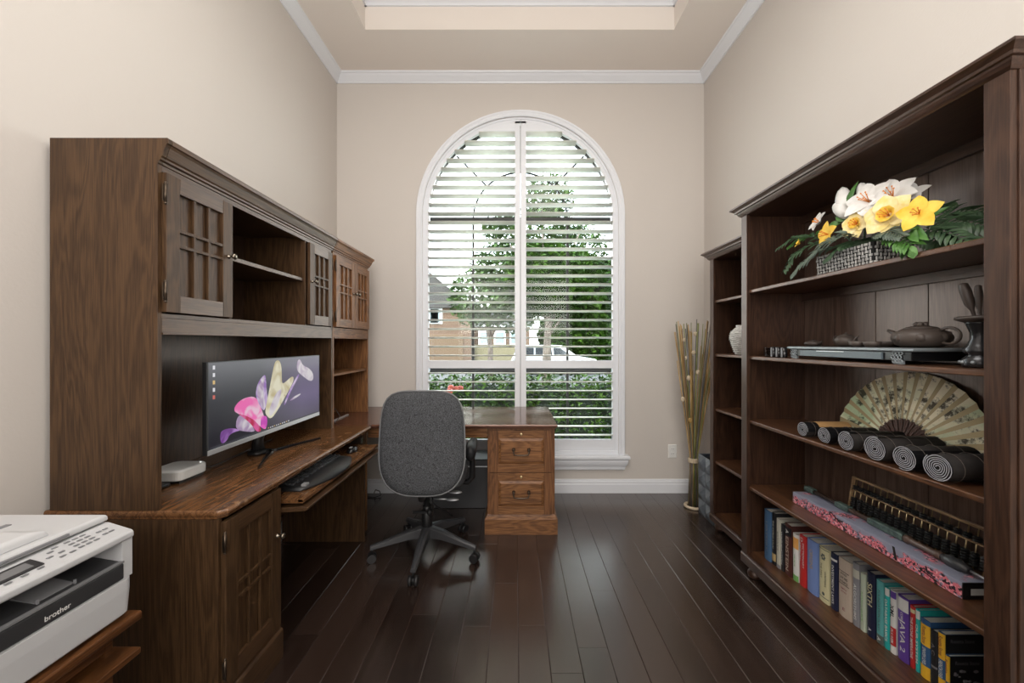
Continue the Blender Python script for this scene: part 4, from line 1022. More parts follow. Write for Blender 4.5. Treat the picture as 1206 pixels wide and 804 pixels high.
mb = MB(); n = 38
for i in range(n):
    a0 = math.radians(3+174*i/n); a1 = math.radians(3+174*(i+1)/n); d0, d1 = (.0,.007) if i%2==0 else (.007,.0)
    vs_ = [fpt(.108,a0,d0*.4),fpt(.305,a0,d0),fpt(.305,a1,d1),fpt(.108,a1,d1*.4)]
    mb.add(vs_+[(x+.0012,y,z) for x,y,z in vs_], [(0,1,2,3),(7,6,5,4),(0,4,5,1),(1,5,6,2),(2,6,7,3),(3,7,4,0)], 1 if i%2==0 else 0)
mb.build('fan_leaf', ['fanp','fanshade'], fan)
mb = MB()
for i in range(27):
    a0 = math.radians(3+174*(i+.08)/27); a1 = math.radians(3+174*(i+.8)/27); dd = .002*(i%2)
    vs_ = [fpt(.004,a0,dd),fpt(.112,a0,dd),fpt(.112,a1,dd),fpt(.004,a1,dd)]
    mb.add(vs_+[(x+.0015,y,z) for x,y,z in vs_], [(0,1,2,3),(7,6,5,4),(0,4,5,1),(1,5,6,2),(2,6,7,3),(3,7,4,0)])
mb.build('fan_ribs', mat('dark fan ribs',(.085,.042,.032),.6,spec=.3), fan)
MB().lathe([(.008,-.006),(.008,.008)],(1.566,1.555,Z3+.012),'x',12).build('rivet','brass',fan)
M['rollblack'] = mat('black lacquered slips', (.005,.005,.006), .45, spec=.25); M['slip'] = mat('cut slip ends', (.34,.34,.37), .6)
labs = ['black bamboo roll with silvery spiral end, farthest on the third shelf','small black roll second from the far end of the third shelf','black roll with spiral end third from the far end, left of the big one','largest black bamboo roll in front of the fan centre','black bamboo roll just right of the largest one','nearest black bamboo roll beside the near bookcase stile']
for (y, r, L_), lab in zip(((1.757,.034,.20),(1.641,.035,.215),(1.529,.039,.22),(1.400,.045,.225),(1.296,.042,.225),(1.192,.044,.235)), labs):
    c = (1.322+random.uniform(-.006,.006), y, Z3+r+.0008)
    t = thing('bamboo_roll', lab, 'scroll', (c[0], y, Z3), 'rolled black bamboo slip books on the third shelf')
    mb = MB(); turns = (r-.006)/.0062; N = int(turns*18); wob = random.random()*6
    def pt(a, o): 
        rr = (.006+.0062*a/(2*PI)+o)*(1+.05*math.sin(3*a+wob)*(1 if a < 2*PI*(turns-1) else 0)); return rr*math.cos(a), rr*math.sin(a)
    V=[];F=[];MI=[]
    for i in range(N+1):
        a = 2*PI*turns*i/N
        for o_, x in ((0,0),(.0026,0),(.0026,L_),(0,L_)):
            p = pt(a,o_-.0026); V.append((c[0]+x, c[1]+p[0], c[2]+p[1]))
    for i in range(N):
        o_=i*4; q=o_+4
        F.append((o_,o_+1,q+1,q)); MI.append(1)
        F.append((o_+1,o_+2,q+2,q+1)); MI.append(0); F.append((o_+2,o_+3,q+3,q+2)); MI.append(1); F.append((o_+3,o_,q,q+3)); MI.append(0)
    for f, k in zip(F, MI): pass
    mb.v=V; mb.f=[list(f) for f in F]; mb.m=MI; mb.sm=[False]*len(F)
    mb.build('roll', ['rollblack','slip'], t)
    mb = MB(); mb.lathe([(.004,.003),(.005,.004),(r-.003,.004),(r-.003,L_-.003),(.004,L_-.003)], c, 'x', 20); mb.build('core','seam',t)
    if L_ == .20:
        mb = MB(); mb.rings([[(c[0]+xx, c[1]+(r+q)*math.cos(a_), c[2]+(r+q)*math.sin(a_)) for q in (.0006,.0016) for a_ in ([PI*.12*k for k in range(1,8)] if q < .001 else [PI*.12*k for k in range(7,0,-1)])] for xx in (.055,L_)]); mb.build('tan_wrapper', mat('tan board',(.38,.22,.09),.6), t)
    for xx in (.035,.10,.17):
        mb = MB(); mb.tube([(c[0]+xx, c[1]+(r+.0004)*math.cos(2*PI*k/24), c[2]+(r+.0004)*math.sin(2*PI*k/24)) for k in range(24)], .0009, 5, 0, closed=True); mb.build('binding_cord','clay',t)

# ---- abacus, painted box and sword on the fourth shelf
Z4 = .5145
ab = thing('abacus','wide wooden abacus with black beads leaning at the back of the shelf','abacus',(1.60,1.55,Z4))
M['abf'] = wood('abacus frame', (.20,.12,.06), (.46,.31,.17), 'y', .4)
AY0, AY1, AH = 1.275, 1.822, .168
def AP(y, h, d=0): return (1.585+h*.16+d, y, Z4+h)
mb = MB()
def abbar(ya_, yb_, h, th=.010, dp=.012):
    a = AP(0,h); mb.box(a[0]-dp/2, a[0]+dp/2, ya_, yb_, a[2]-th/2, a[2]+th/2)
abbar(AY0,AY1,AH-.004); abbar(AY0,AY1,.006); abbar(AY0,AY1,.108,.006,.010)
for y in (AY0,AY1-.008):
    a, c = AP(0,0), AP(0,AH); mb.rings([[(a[0]-.007,y,a[2]+.001),(a[0]+.007,y,a[2]+.001),(a[0]+.007,y+.008,a[2]+.001),(a[0]-.007,y+.008,a[2]+.001)],[(c[0]-.007,y,c[2]),(c[0]+.007,y,c[2]),(c[0]+.007,y+.008,c[2]),(c[0]-.007,y+.008,c[2])]])
fr_ = mb.build('frame','abf',ab,.0015)
mb = MB(); mb.box(1.6185,1.6195,AY0,AY1,Z4,Z4+.02)
nc_ = 18; ys = [AY0+.022+(AY1-AY0-.044)*(i+.0)/(nc_-1) for i in range(nc_)]
bead = MB().lathe([(.004,-.0048),(.0095,-.0042),(.0132,-.0012),(.0132,.0012),(.0095,.0042),(.004,.0048)],(0,0,0),'z',14).mesh('bead','black')
rest = MB(); cnt = 0
for y in ys:
    MB().tube([AP(y,.006),AP(y,AH-.006)],.0022,6).build('rod','brass',ab)
order = []
BP = [(.004,-.0046),(.0085,-.0040),(.0118,-.0012),(.0118,.0012),(.0085,.0040),(.004,.0046)]
bead = MB().lathe(BP,(0,0,0),'z',14).mesh('bead','black')
order = [(y,h) for h in (.1175,.1273,.0714,.0617,.052,.0423,.0326) for y in ys]
for (y,h) in order:
    if cnt < 100: inst(bead,'bead',ab,AP(y,h)); cnt += 1
    else: rest.lathe(BP,AP(y,h),'z',12)
o = rest.build('remaining_beads','black',ab); o['kind'] = 'stuff'
# painted box
m, nt, b = _nt('blossom painting'); L = nt.links.new
tc = nt.nodes.new('ShaderNodeTexCoord'); vo = nt.nodes.new('ShaderNodeTexVoronoi'); vo.inputs['Scale'].default_value = 150; L(tc.outputs['Object'], vo.inputs['Vector'])
n1 = nt.nodes.new('ShaderNodeTexNoise'); n1.inputs['Scale'].default_value = 14; n1.inputs['Detail'].default_value = 6; L(tc.outputs['Object'], n1.inputs['Vector'])
sx = nt.nodes.new('ShaderNodeSeparateXYZ'); L(tc.outputs['Object'], sx.inputs[0])
cr = nt.nodes.new('ShaderNodeValToRGB'); cr.color_ramp.interpolation = 'CONSTANT'; e = cr.color_ramp.elements; e[0].position = 0; e[0].color = (.62,.16,.20,1); e[1].position = .35; e[1].color = (.78,.38,.42,1)
for p, c in ((.5,(.02,.015,.02)),(.68,(.45,.10,.14)),(.80,(.20,.20,.27)),(.92,(.03,.02,.03))): x = cr.color_ramp.elements.new(p); x.color = (*c,1)
sc_ = nt.nodes.new('ShaderNodeSeparateColor'); L(vo.outputs['Color'], sc_.inputs[0]); L(sc_.outputs[0], cr.inputs['Fac'])
msk = nt.nodes.new('ShaderNodeMath'); msk.operation = 'MULTIPLY_ADD'; msk.inputs[1].default_value = -9.0; L(sx.outputs['Z'], msk.inputs[0]); L(n1.outputs['Fac'], msk.inputs[2])
mx1 = nt.nodes.new('ShaderNodeMapRange'); mx1.inputs['From Min'].default_value = .10; mx1.inputs['From Max'].default_value = .17; L(msk.outputs[0], mx1.inputs['Value'])
mx = nt.nodes.new('ShaderNodeMix'); mx.data_type = 'RGBA'; L(mx1.outputs[0], mx.inputs['Factor']); L(cr.outputs['Color'], mx.inputs['B'])
cr2 = nt.nodes.new('ShaderNodeValToRGB'); e = cr2.color_ramp.elements; e[0].color = (.17,.18,.25,1); e[1].color = (.36,.37,.46,1); L(n1.outputs['Fac'], cr2.inputs['Fac']); L(cr2.outputs['Color'], mx.inputs['A'])
L(mx.outputs['Result'], b.inputs['Base Color']); b.inputs['Roughness'].default_value = .35
bx = thing('painted_box','long lilac box painted with pink blossom lying on the fourth shelf','box',(1.44,1.56,Z4))
MB().box(1.400,1.500,1.198,1.929,Z4+.0005,Z4+.053).build('lid', m, bx, .0015)
e_ = MB().box(1.4005,1.4995,1.1955,1.1979,Z4+.001,Z4+.0525).build('end_panel','black',bx)
MB().box(1.425,1.475,1.1948,1.1956,Z4+.014,Z4+.034).build('paper_sticker', mat('worn sticker',(.6,.61,.60),.6), bx)
mb = MB()   # dark bough painted across the lid as raised lacquer
for k,(ya_,za,yb_,zb) in enumerate(((1.70,.052,1.62,.010),(1.62,.010,1.50,.004),(1.42,.050,1.41,.004),(1.36,.030,1.27,.012),(1.64,.02,1.56,.03),(1.33,.022,1.24,.004))):
    mb.box(1.3990,1.4004,min(ya_,yb_),max(ya_,yb_),0,0) if False else mb.add([(1.3994,ya_,Z4+za),(1.3994,ya_-.010,Z4+za),(1.3994,yb_-.010,Z4+zb),(1.3994,yb_,Z4+zb)],[(0,1,2,3)])
mb.build('painted_bough','seam',bx)
M['jade'] = noisy('green patinated fittings',(.03,.05,.045),(.10,.15,.13),60,.4,bump=.2)
sw = thing('sword','dark sheathed sword with green fittings lying on the painted box','sword',(1.46,1.56,Z4+.054))
ZS = Z4+.0685
def sy(t): return (1.475-.010*t, 1.935-.75*t, ZS)
mb = MB(); mb.tube([sy(.03),sy(.60)],.0095,12); mb.build('scabbard', mat('scabbard lacquer',(.055,.035,.028),.25), sw)
for a_, b_ in ((0,.07),(.25,.34),(.47,.66)):
    mb = MB(); p, q = sy(a_), sy(b_); mb.frame(p[0]-.014,p[0]+.012,q[1],p[1],[(-.003,ZS-.013),(0,ZS-.008),(0,ZS+.009),(-.003,ZS+.013)],'z'); mb.build('fitting','jade',sw,.001)
mb = MB(); mb.tube([sy(.66),sy(.68),sy(.685),sy(.70),sy(.80),sy(.815),sy(.83)],[.013,.016,.010,.0115,.0115,.016,.012],12); mb.build('grip', mat('grip wood',(.10,.06,.045),.3), sw)
mb = MB(); mb.tube([sy(.83),sy(.86),sy(.90),sy(.94)],[.012,.019,.018,.011],12); mb.build('pommel','dgrey',sw)
mb = MB(); mb.tube([sy(.94),sy(.99),(1.45,1.17,ZS-.008)],[.004,.003,.002],6); mb.build('tassel_cord','silver',sw)

# ---- white vase in the small bookcase
va = thing('vase','white ribbed ceramic vase on the second shelf of the small bookcase','vase',(1.465,2.47,1.2405))
M['cer'] = noisy('carved white glaze',(.42,.41,.38),(.74,.73,.70),60,.45,(1,1,3),.35,.6,bump=.8)
MB().lathe([(.035,0),(.040,.006),(.062,.07),(.072,.11),(.066,.145),(.045,.168),(.034,.178),(.036,.190),(.030,.19),(.028,.17)],(1.465,2.47,1.2405),'z',32).build('body','cer',va)
mb = MB()
for k in range(11):
    z = 1.26+k*.013; r = [.047,.051,.055,.059,.063,.067,.070,.0715,.071,.068,.062][k]
    mb.tube([(1.465+(r+.0015)*math.cos(2*PI*i/28),2.47+(r+.0015)*math.sin(2*PI*i/28),z+.003*math.sin(2*PI*i/28*7)) for i in range(28)],.0028,5,0,closed=True)
mb.build('carved_rings','cer',va)
# ---- books on the bottom shelf
ZB = .1355
def col(name, c, r=.45): 
    if name not in M: M[name] = mat(name, c, r)
    return name
B = dict(blue1=(.06,.13,.24), black=(.012,.013,.016), navy=(.012,.016,.045), cream=(.48,.47,.40), brownred=(.07,.022,.018), white=(.66,.66,.64), green=(.15,.35,.10), red=(.45,.022,.022), blue2=(.16,.24,.50), yell=(.58,.54,.33), beige=(.46,.38,.31), gray=(.22,.22,.24), pgreen=(.42,.48,.38), teal=(.10,.36,.36), teal2=(.02,.40,.38), purple=(.11,.05,.30), yellow=(.80,.46,.03), dblue=(.03,.10,.24), orange=(.70,.35,.10), gold=(.45,.33,.16), maroon=(.18,.02,.05), dgr=(.09,.11,.10))
for k, c in B.items(): col('bk_'+k, c)
# x0, x1 pixels of spine foot; height; main; bands [(z0,z1,colour)]; texts [(string, zc, length, cap, colour)]; label
BK = [
(899.0,908.2,.270,'blue1',[], [('HISTORY',.13,.16,.010,'gray')],'dusty blue hardback farthest along the bottom shelf'),
(908.4,913.4,.276,'black',[(.02,.06,'gold')],[('THE WORLD ATLAS',.16,.15,.010,'cream')],'tall black book with a yellow block low on its spine'),
(913.6,919.0,.258,'cream',[(.0,.02,'gray')],[('ESSAYS',.14,.10,.006,'black')],'pale cream book between two black spines'),
(919.2,922.8,.242,'black',[],[('WASHINGTON',.12,.17,.009,'white')],'thin black book left of the EINSTEIN book'),
(923.0,932.2,.258,'brownred',[(.20,.245,'black')],[('EINSTEIN',.11,.17,.020,'beige'),('A',.222,.02,.02,'white')],'dark red EINSTEIN book'),
(932.8,940.2,.232,'white',[(.16,.215,'orange'),(0,.03,'green')],[('GUIDE',.10,.06,.008,'green')],'white book with orange and green bands'),
(940.6,948.8,.246,'red',[],[('AMERICAN',.165,.09,.010,'white'),('DICTIONARY',.15,.12,.010,'white'),('D',.225,.02,.014,'white')],'bright red dictionary with white lettering between white and blue books'),
(949.2,962.8,.249,'blue2',[],[('ORIGINS',.16,.09,.018,'gold')],'thick medium blue book with gold lettering'),
(963.6,976.6,.247,'yell',[(.02,.024,'dgr'),(.238,.242,'dgr')],[('THE FIRST',.14,.07,.008,'black'),('WRITERS',.11,.07,.008,'black')],'pale yellow book with dark ornament at the top'),
(977.2,985.8,.248,'navy',[(.215,.225,'white')],[('INVESTMENT LAWS',.11,.17,.012,'white')],'navy book with large white lettering beside the beige book'),
(986.2,1003,.248,'beige',[],[],'thick beige hardback with black and red lettering'),
(1003.2,1012,.262,'gray',[(.20,.235,'cream')],[('ALGORITHMS',.10,.15,.012,'white')],'grey book right of the thick beige hardback'),
(1012.2,1019.2,.236,'pgreen',[],[('ROUGH GUIDE',.10,.12,.006,'green')],'short pale green book between grey and navy spines'),
(1019.8,1030.4,.259,'navy',[],[('SIXTH',.17,.09,.024,'yell'),('A',.03,.012,.014,'white')],'dark navy book with large pale yellow lettering'),
(1031,1040.4,.247,'teal',[(0,.035,'dgr')],[('FOUNDATION FLASH',.13,.16,.009,'dgr'),('A',.018,.014,.014,'white')],'teal book with a white triangle mark at its foot'),
(1041,1047,.238,'teal2',[(.205,.235,'white')],[('DATABASE BASICS',.11,.16,.010,'white')],'bright teal book next to the XML book'),
(1047.2,1055,.239,'white',[(.03,.10,'red'),(.21,.236,'purple')],[('XML',.16,.05,.016,'black'),('IN A WEEK',.065,.055,.009,'white')],'white and red XML book'),
(1055.8,1070,.238,'purple',[(.185,.232,'white')],[('JAVA 2',.095,.12,.026,'white'),('CORE',.165,.03,.008,'white')],'wide purple CORE JAVA 2 book'),
(1070.8,1077.2,.226,'red',[(.20,.214,'yell')],[('THE STONE IMPERATIVE',.11,.15,.009,'white')],'narrow red book beside the purple JAVA book'),
(1077.4,1083,.224,'teal2',[(.190,.220,'white')],[('OUR SYSTEM',.10,.14,.008,'white')],'thin teal book left of the yellow and blue set'),
(1083.4,1095,.206,'dblue',[(.115,.190,'yellow'),(0,.045,'yellow')],[('Rosetta Stone',.152,.06,.012,'maroon'),('SPANISH LEVEL',.078,.06,.011,'white')],'yellow and blue boxed language set left of the black case'),
(1095.4,1103.4,.188,'black',[(.06,.068,'gray')],[('A C',.125,.04,.010,'gray')],'black case between the two tall yellow and blue sets'),
(1104,1112.6,.200,'dblue',[(.11,.198,'yellow'),(0,.045,'yellow')],[('Rosetta Stone',.155,.065,.013,'maroon'),('FRENCH LEVEL',.075,.06,.012,'white')],'tall yellow and blue boxed language set with signature on its black cover'),
(1113,1118.0,.138,'dblue',[(.05,.136,'yellow')],[('Rosetta',.10,.045,.008,'maroon')],'shortest boxed language set at the near end of the row'),
]
def spineX(px):
    # row drifts back toward the near end
    X = 1.41
    for _ in range(6):
        Y = 450*X/(px-607); X = 1.37+(2.10-Y)*.105
    return X, Y
rnd = random.Random(5)
for i, (xa, xb, h, main, bands, texts, lab) in enumerate(BK):
    Xa, Ya = spineX(xa); Xb, Yb = spineX(xb); X = (Xa+Xb)/2
    if i >= 20: X = 1.445
    if i >= 20: Ya, Yb = 450*X/(xa-607), 450*X/(xb-607)
    yc, th = (Ya+Yb)/2, (Ya-Yb)-.0012
    dep = rnd.uniform(.155,.185) if i < 20 else .165
    t = thing('book', lab, 'book', (X, yc, ZB), 'books on the bottom shelf')
    y0_, y1_ = yc-th/2, yc+th/2; c_ = .0018
    mb = MB()
    # spine slightly rounded, two boards
    bul = .004 if th > .03 else .002
    prof = [(X+.003,y0_),(X+.0005,y0_+th*.12),(X-bul*.5,y0_+th*.35),(X-bul*.5,y0_+th*.65),(X+.0005,y1_-th*.12),(X+.003,y1_),(X+.006,y1_-.0004),(X+.006,y0_+.0004)]
    mb.prism(prof,'z',ZB+.0003,ZB+h)
    mb.box(X+.003,X+dep,y0_,y0_+c_,ZB+.0003,ZB+h); mb.box(X+.003,X+dep,y1_-c_,y1_,ZB+.0003,ZB+h)
    mats = ['bk_'+main]
    for z0_, z1_, cc in bands:
        if 'bk_'+cc not in mats: mats.append('bk_'+cc)
        k = mats.index('bk_'+cc)
        pf = [(p[0]-.0004, p[1]) for p in prof[:6]]+[(p[0]+.001,p[1]) for p in prof[:6]][::-1]
        mb.prism(pf,'z',ZB+z0_+.0006,ZB+z1_,k)
    cv = mb.build('cover', mats, t)
    dz = .004 if i < 20 else .002
    MB().box(X+.005,X+dep-.004,y0_+c_+.0002,y1_-c_-.0002,ZB+.003,ZB+h-dz).build('pages','paper',t)
    yy = yc
    n_t = len(texts)
    for j, (s_, zc, ln, cap, cc) in enumerate(texts):
        off = 0
        if main == 'red' and i == 6: off = (.010,-.010,0)[j]
        if main == 'yell': off = (.010,-.012)[j]
        text('title_lettering', s_, 0, (X-bul*.5-.0009, yc+off, ZB+zc), (0,0,-1), (0,-1,0), 'bk_'+cc, cv, width=ln, fit_h=min(cap, th*.62), bold=.01)
    if main == 'beige':
        for s_, z_, w_, hh, cc in (('BUSINESS',.185,.030,.008,'black'),('LAW AND',.168,.038,.011,'black'),('ETHICS',.150,.038,.010,'black'),('SMITH',.122,.028,.007,'maroon'),('JONES',.108,.028,.007,'maroon'),('E',.035,.012,.012,'maroon')):
            text('title_lettering', s_, 0, (X-bul*.5-.0009, yc, ZB+z_), (0,-1,0), (0,0,1), 'bk_'+cc, cv, width=w_, fit_h=hh, bold=.015)
        mb = MB(); mb.box(X-bul*.5-.0008,X-bul*.5,yc-th*.4,yc+th*.4,ZB+.194,ZB+.196); mb.box(X-bul*.5-.0008,X-bul*.5,yc-th*.4,yc+th*.4,ZB+.139,ZB+.141); mb.build('rule_lines','bk_black',cv)
    if main == 'yell':
        mb = MB()
        for q in range(6):
            a = q*PI/3; mb.ball((X-bul*.5-.0002, yc+.008*math.cos(a), ZB+.205+.010*math.sin(a)), .0055, 8, 0, (.12,1,1)); 
        mb.ball((X-bul*.5, yc, ZB+.038), .008, 8, 0, (.12,1,1))
        mb.build('leaf_ornament','bk_dgr',cv)
    if i >= 22:   # near cover is black
        mb = MB(); mb.box(X+.004,X+dep,y0_-.0006,y0_,ZB+.0004,ZB+h-.0002); mb.build('front_cover','bk_black',t)
        text('cover_lettering','Rosetta Stone',0,(X+.060,y0_-.0010,ZB+h-.022),(1,0,0),(0,0,1),'bk_gray',cv,width=.080,fit_h=.012)
        if i == 23: 
            mb = MB()
            for q in range(14): mb.ball((X+.02+rnd.random()*.10,y0_-.0008,ZB+.04+rnd.random()*.05),.004+rnd.random()*.006,6,0,(1,.05,.6))
            mb.build('cover_picture','bk_gray',cv)

# ---- bundle of sticks and faceted bin in the corner
sb = thing('stick_bundle','tall bundle of dried bamboo sticks tied in the back right corner','stick bundle',(1.43,3.06,0))
M['st1'] = noisy('golden stick',(.30,.18,.05),(.55,.36,.14),30,.6,(1,1,.2)); M['st2'] = noisy('brown stick',(.10,.06,.03),(.24,.15,.07),30,.6,(1,1,.2)); M['st3'] = noisy('green stick',(.12,.14,.04),(.30,.30,.11),30,.6,(1,1,.2)); M['st4']=noisy('grey stick',(.07,.07,.065),(.17,.16,.15),30,.6,(1,1,.2))
M['rope'] = noisy('cream cord',(.45,.36,.25),(.62,.52,.38),90,.8,bump=.4)
rnd = random.Random(11)
for k in range(64):
    a = rnd.random()*2*PI; q = math.sqrt(rnd.random()); bx_0, by_0 = 1.425+.042*q*math.cos(a), 3.06+.042*q*math.sin(a)
    kx, ky = 1.425+.026*q*math.cos(a), 3.06+.026*q*math.sin(a)
    H = rnd.uniform(1.38,1.50) if k > 18 else rnd.uniform(1.05,1.3)
    sp = rnd.uniform(.85,1.15); tx, ty = 1.425+.165*sp*q*math.cos(a), 3.06+.165*sp*q*math.sin(a)
    tx = min(tx, 1.63); ty = min(ty, 3.33)
    mt = rnd.choice(['st1','st1','st2','st3','st4']) if k > 18 else 'st1'
    r = rnd.uniform(.0036,.0056)
    mb = MB(); w_ = rnd.uniform(-.008,.008)
    mb.tube([(bx_0,by_0,.014),(kx,ky,.375),(kx+(tx-kx)*.45+w_,ky+(ty-ky)*.45,.375+(H-.375)*.5),(tx,ty,H)],[r,r,r*.85,r*.7],6); mb.build('stick',mt,sb)
MB().tube([(1.425+.060*math.cos(2*PI*k/24),3.06+.060*math.sin(2*PI*k/24),.012) for k in range(24)],.012,8,0,closed=True).build('base_ring','rope',sb)
for z in (.365,.377,.389): MB().tube([(1.425+.034*math.cos(2*PI*k/20),3.06+.034*math.sin(2*PI*k/20),z) for k in range(20)],.0065,8,0,closed=True).build('tie_cord','rope',sb)
for (px,py) in ((809,421),(811,445),(813,495),(806,400),(822,438),(817,415),(804,470),(819,393)):
    Y = 2.98; X = (px-607)/450*Y; z = 1.32-(py-403)*Y/450
    mb = MB(); R=[]
    mb.ball((X,Y,z),.017,10,0,(1,.35,.9+.5*rnd.random())); mb.build('dried_pod','rope' if py != 495 else 'st1',sb)

bn = thing('faceted_bin','blue grey square bin with pyramid facets beside the small bookcase','waste bin',(1.53,2.87,0))
M['bin'] = noisy('blue grey metal',(.085,.10,.12),(.19,.215,.24),14,.45,bump=.15,metal=.2)
x0,x1,y0_,y1_,H = 1.425,1.645,2.755,2.975,.455
mb = MB()
nx, nz = 2, 4
def face(org, ux, n_):
    org, ux, n_ = Vector(org), Vector(ux), Vector(n_); cw = .22/nx; chh = H/nz
    for i in range(nx):
        for j in range(nz):
            a = org+ux*(i*cw)+Vector((0,0,j*chh)); b2 = a+ux*cw; c = b2+Vector((0,0,chh)); d = a+Vector((0,0,chh)); m_ = (a+c)/2+n_*.022
            mb.add([a,b2,c,d,m_],[(0,1,4),(1,2,4),(2,3,4),(3,0,4)])
face((x0,y0_,.0005),(0,1,0),(-1,0,0)); face((x0,y0_,.0005),(1,0,0),(0,-1,0)); face((x1,y0_,.0005),(0,1,0),(1,0,0)); face((x0,y1_,.0005),(1,0,0),(0,1,0))
mb.v = [(min(max(v[0],1.403),1.655), v[1], v[2]) for v in mb.v]
mb.build('outer_shell','bin',bn)
mb = MB(); mb.frame(x0+.006,x1-.006,y0_+.006,y1_-.006,[(.006,H),(0,H+.001),(-.004,H),(-.012,.02)],'z'); 
mb2 = MB(); mb2.box(x0,x1,y0_,y0_+.006,H-.006,H); mb2.box(x0,x1,y1_-.006,y1_,H-.006,H); mb2.box(x0,x0+.006,y0_,y1_,H-.006,H); mb2.box(x1-.006,x1,y0_,y1_,H-.006,H); mb2.build('rim','bin',bn)
MB().box(x0+.002,x1-.002,y0_+.002,y1_-.002,.004,H-.03).build('inner_liner','seam',bn)
# cable by the baseboard
o = MB().tube([(-1.22,3.30,.02),(-1.20,3.28,.055),(-1.17,3.29,.04),(-1.15,3.27,.012),(-1.19,3.24,.006),(-1.26,3.25,.006)],.004,6).build('power_cable','black',None,loc=(-1.2,3.28,0)); tag(o,'black cable end on the floor by the back baseboard behind the desk','cable')

# ------------------------------------------------------------------ outside the window
M['lawn'] = noisy('lawn grass',(.014,.034,.006),(.034,.062,.012),30,.9,bump=.4); M['road'] = noisy('pale concrete street',(0.056,0.055,0.051),(0.071,0.069,0.066),8,.9)
M['leafd'] = noisy('tree leaf', (.006,.024,.002),(.036,.078,.008),1.5,.6,bump=0,spec=.1); M['leafl'] = noisy('pale tree leaf',(.028,.060,.018),(.075,.120,.038),1.5,.6,bump=0,spec=.1); M['hedge'] = noisy('hedge leaf',(.007,.028,.002),(.060,.115,.010),7,.55,bump=0,spec=.12)
M['bark'] = noisy('bark',(.07,.055,.045),(.16,.13,.11),20,.9,(1,1,.2),bump=.6)
M['brick'] = None
m, nt, b = _nt('orange brick'); tc = nt.nodes.new('ShaderNodeTexCoord'); bt = nt.nodes.new('ShaderNodeTexBrick'); bt.inputs['Scale'].default_value = 1; bt.inputs['Brick Width'].default_value = .3; bt.inputs['Row Height'].default_value = .09; bt.inputs['Mortar Size'].default_value = .008
mp = nt.nodes.new('ShaderNodeMapping'); mp.inputs['Rotation'].default_value = (PI/2,0,0)
bt.inputs['Color1'].default_value = (.10,.055,.032,1); bt.inputs['Color2'].default_value = (.12,.07,.045,1); bt.inputs['Mortar'].default_value = (.115,.105,.09,1)
nt.links.new(tc.outputs['Object'], mp.inputs['Vector']); nt.links.new(mp.outputs['Vector'], bt.inputs['Vector']); nt.links.new(bt.outputs['Color'], b.inputs['Base Color']); b.inputs['Roughness'].default_value = .9; M['brick'] = m
G = -.45
o = MB().box(-60,60,3.54,70,G-.3,G).build('lawn','lawn',None); o['kind'] = 'structure'; o['label'] = 'front lawn outside the window'
o = MB().box(-60,60,15,25.5,G+.001,G+.02).build('street','road',None); o['kind'] = 'structure'
o = MB().box(-6.5,-2.6,7.5,15,G+.001,G+.02).build('driveway','road',None); o['kind'] = 'structure'
def leaves(mb, c, rad, n, sz, rnd, shell=.55, m=0):
    for _ in range(n):
        while True:
            v = Vector((rnd.uniform(-1,1),rnd.uniform(-1,1),rnd.uniform(-1,1)))
            if shell < v.length < 1: break
        p = Vector((c[0]+v.x*rad[0], c[1]+v.y*rad[1], c[2]+v.z*rad[2])); s_ = sz*rnd.uniform(.6,1.3)
        a = Vector((rnd.uniform(-1,1),rnd.uniform(-1,1),rnd.uniform(-.6,.6))).normalized(); b_ = a.cross(Vector((rnd.uniform(-1,1),rnd.uniform(-1,1),1))).normalized()
        mb.add([p-a*s_, p-b_*s_*.5, p+a*s_, p+b_*s_*.5], [(0,1,2,3)], m)
def tree(label, c, trunk_r, base, blobs, leafm, n, sz, seed):
    t = thing('tree', label, 'tree', (base[0],base[1],G)); rnd = random.Random(seed)
    mb = MB(); mb.tube([(base[0],base[1],G),(base[0]+.03,base[1],G+1.5),(c[0],c[1],c[2])],[trunk_r*1.2,trunk_r,trunk_r*.5],10)
    for k in range(7):
        a = 2*PI*k/7; mb.tube([(base[0]+.02,base[1],G+1.9+.2*k),(c[0]+1.4*math.cos(a),c[1]+.8*math.sin(a),c[2]+.3+.2*k)],[trunk_r*.45,trunk_r*.12],6)
    mb.build('trunk','bark',t)
    mb = MB(); 
    for bc, br in blobs: leaves(mb, bc, br, int(n*br[0]*br[2]), sz, rnd, .35)
    mb.build('foliage',leafm,t)
tree('dark green tree with a straight trunk seen through the right shutter',(1.1,12,3.2),.13,(.96,12),[((1.0,12,3.3),(1.5,1.4,1.2)),((2.2,12.3,2.9),(1.3,1.2,1.3)),((2.9,12.4,3.0),(1.0,.9,1.0)),((.6,12.2,3.0),(.8,.9,.9))],'leafd',4600,.10,1)
tree('taller thin-crowned tree rising behind the dark green tree',(1.3,15,5.2),.09,(1.2,15),[((1.1,15,5.6),(1.3,1.1,1.3)),((2.2,15.2,5.0),(1.5,1.1,1.2)),((1.3,15,7.0),(1.1,.9,.9))],'leafl',1100,.11,5)
tree('paler tree in front of the brick house seen through the left shutter',(-1.5,18,3.2),.12,(-1.2,18),[((-1.6,18,3.4),(1.6,1.4,1.5)),((-.7,18.2,4.8),(1.5,1.3,1.3)),((.0,18.2,3.2),(1.3,1.1,1.5)),((-.6,18.2,6.6),(1.0,.9,.9))],'leafl',900,.14,2)
tree('broad dark tree far beyond the street behind the parked car',(6.5,34,3),.2,(6.5,34),[((4.8,35,2.0),(2.8,2,2.5)),((7.4,34,2.6),(3.0,2,3.2)),((11,34,2.6),(3,2,3.2))],'leafd',1100,.26,3)
rnd = random.Random(4)
t = thing('hedge', 'continuous clipped green hedge along the bed just outside the window', 'hedge', (.4,4.9,G))
core = MB(); mb = MB()
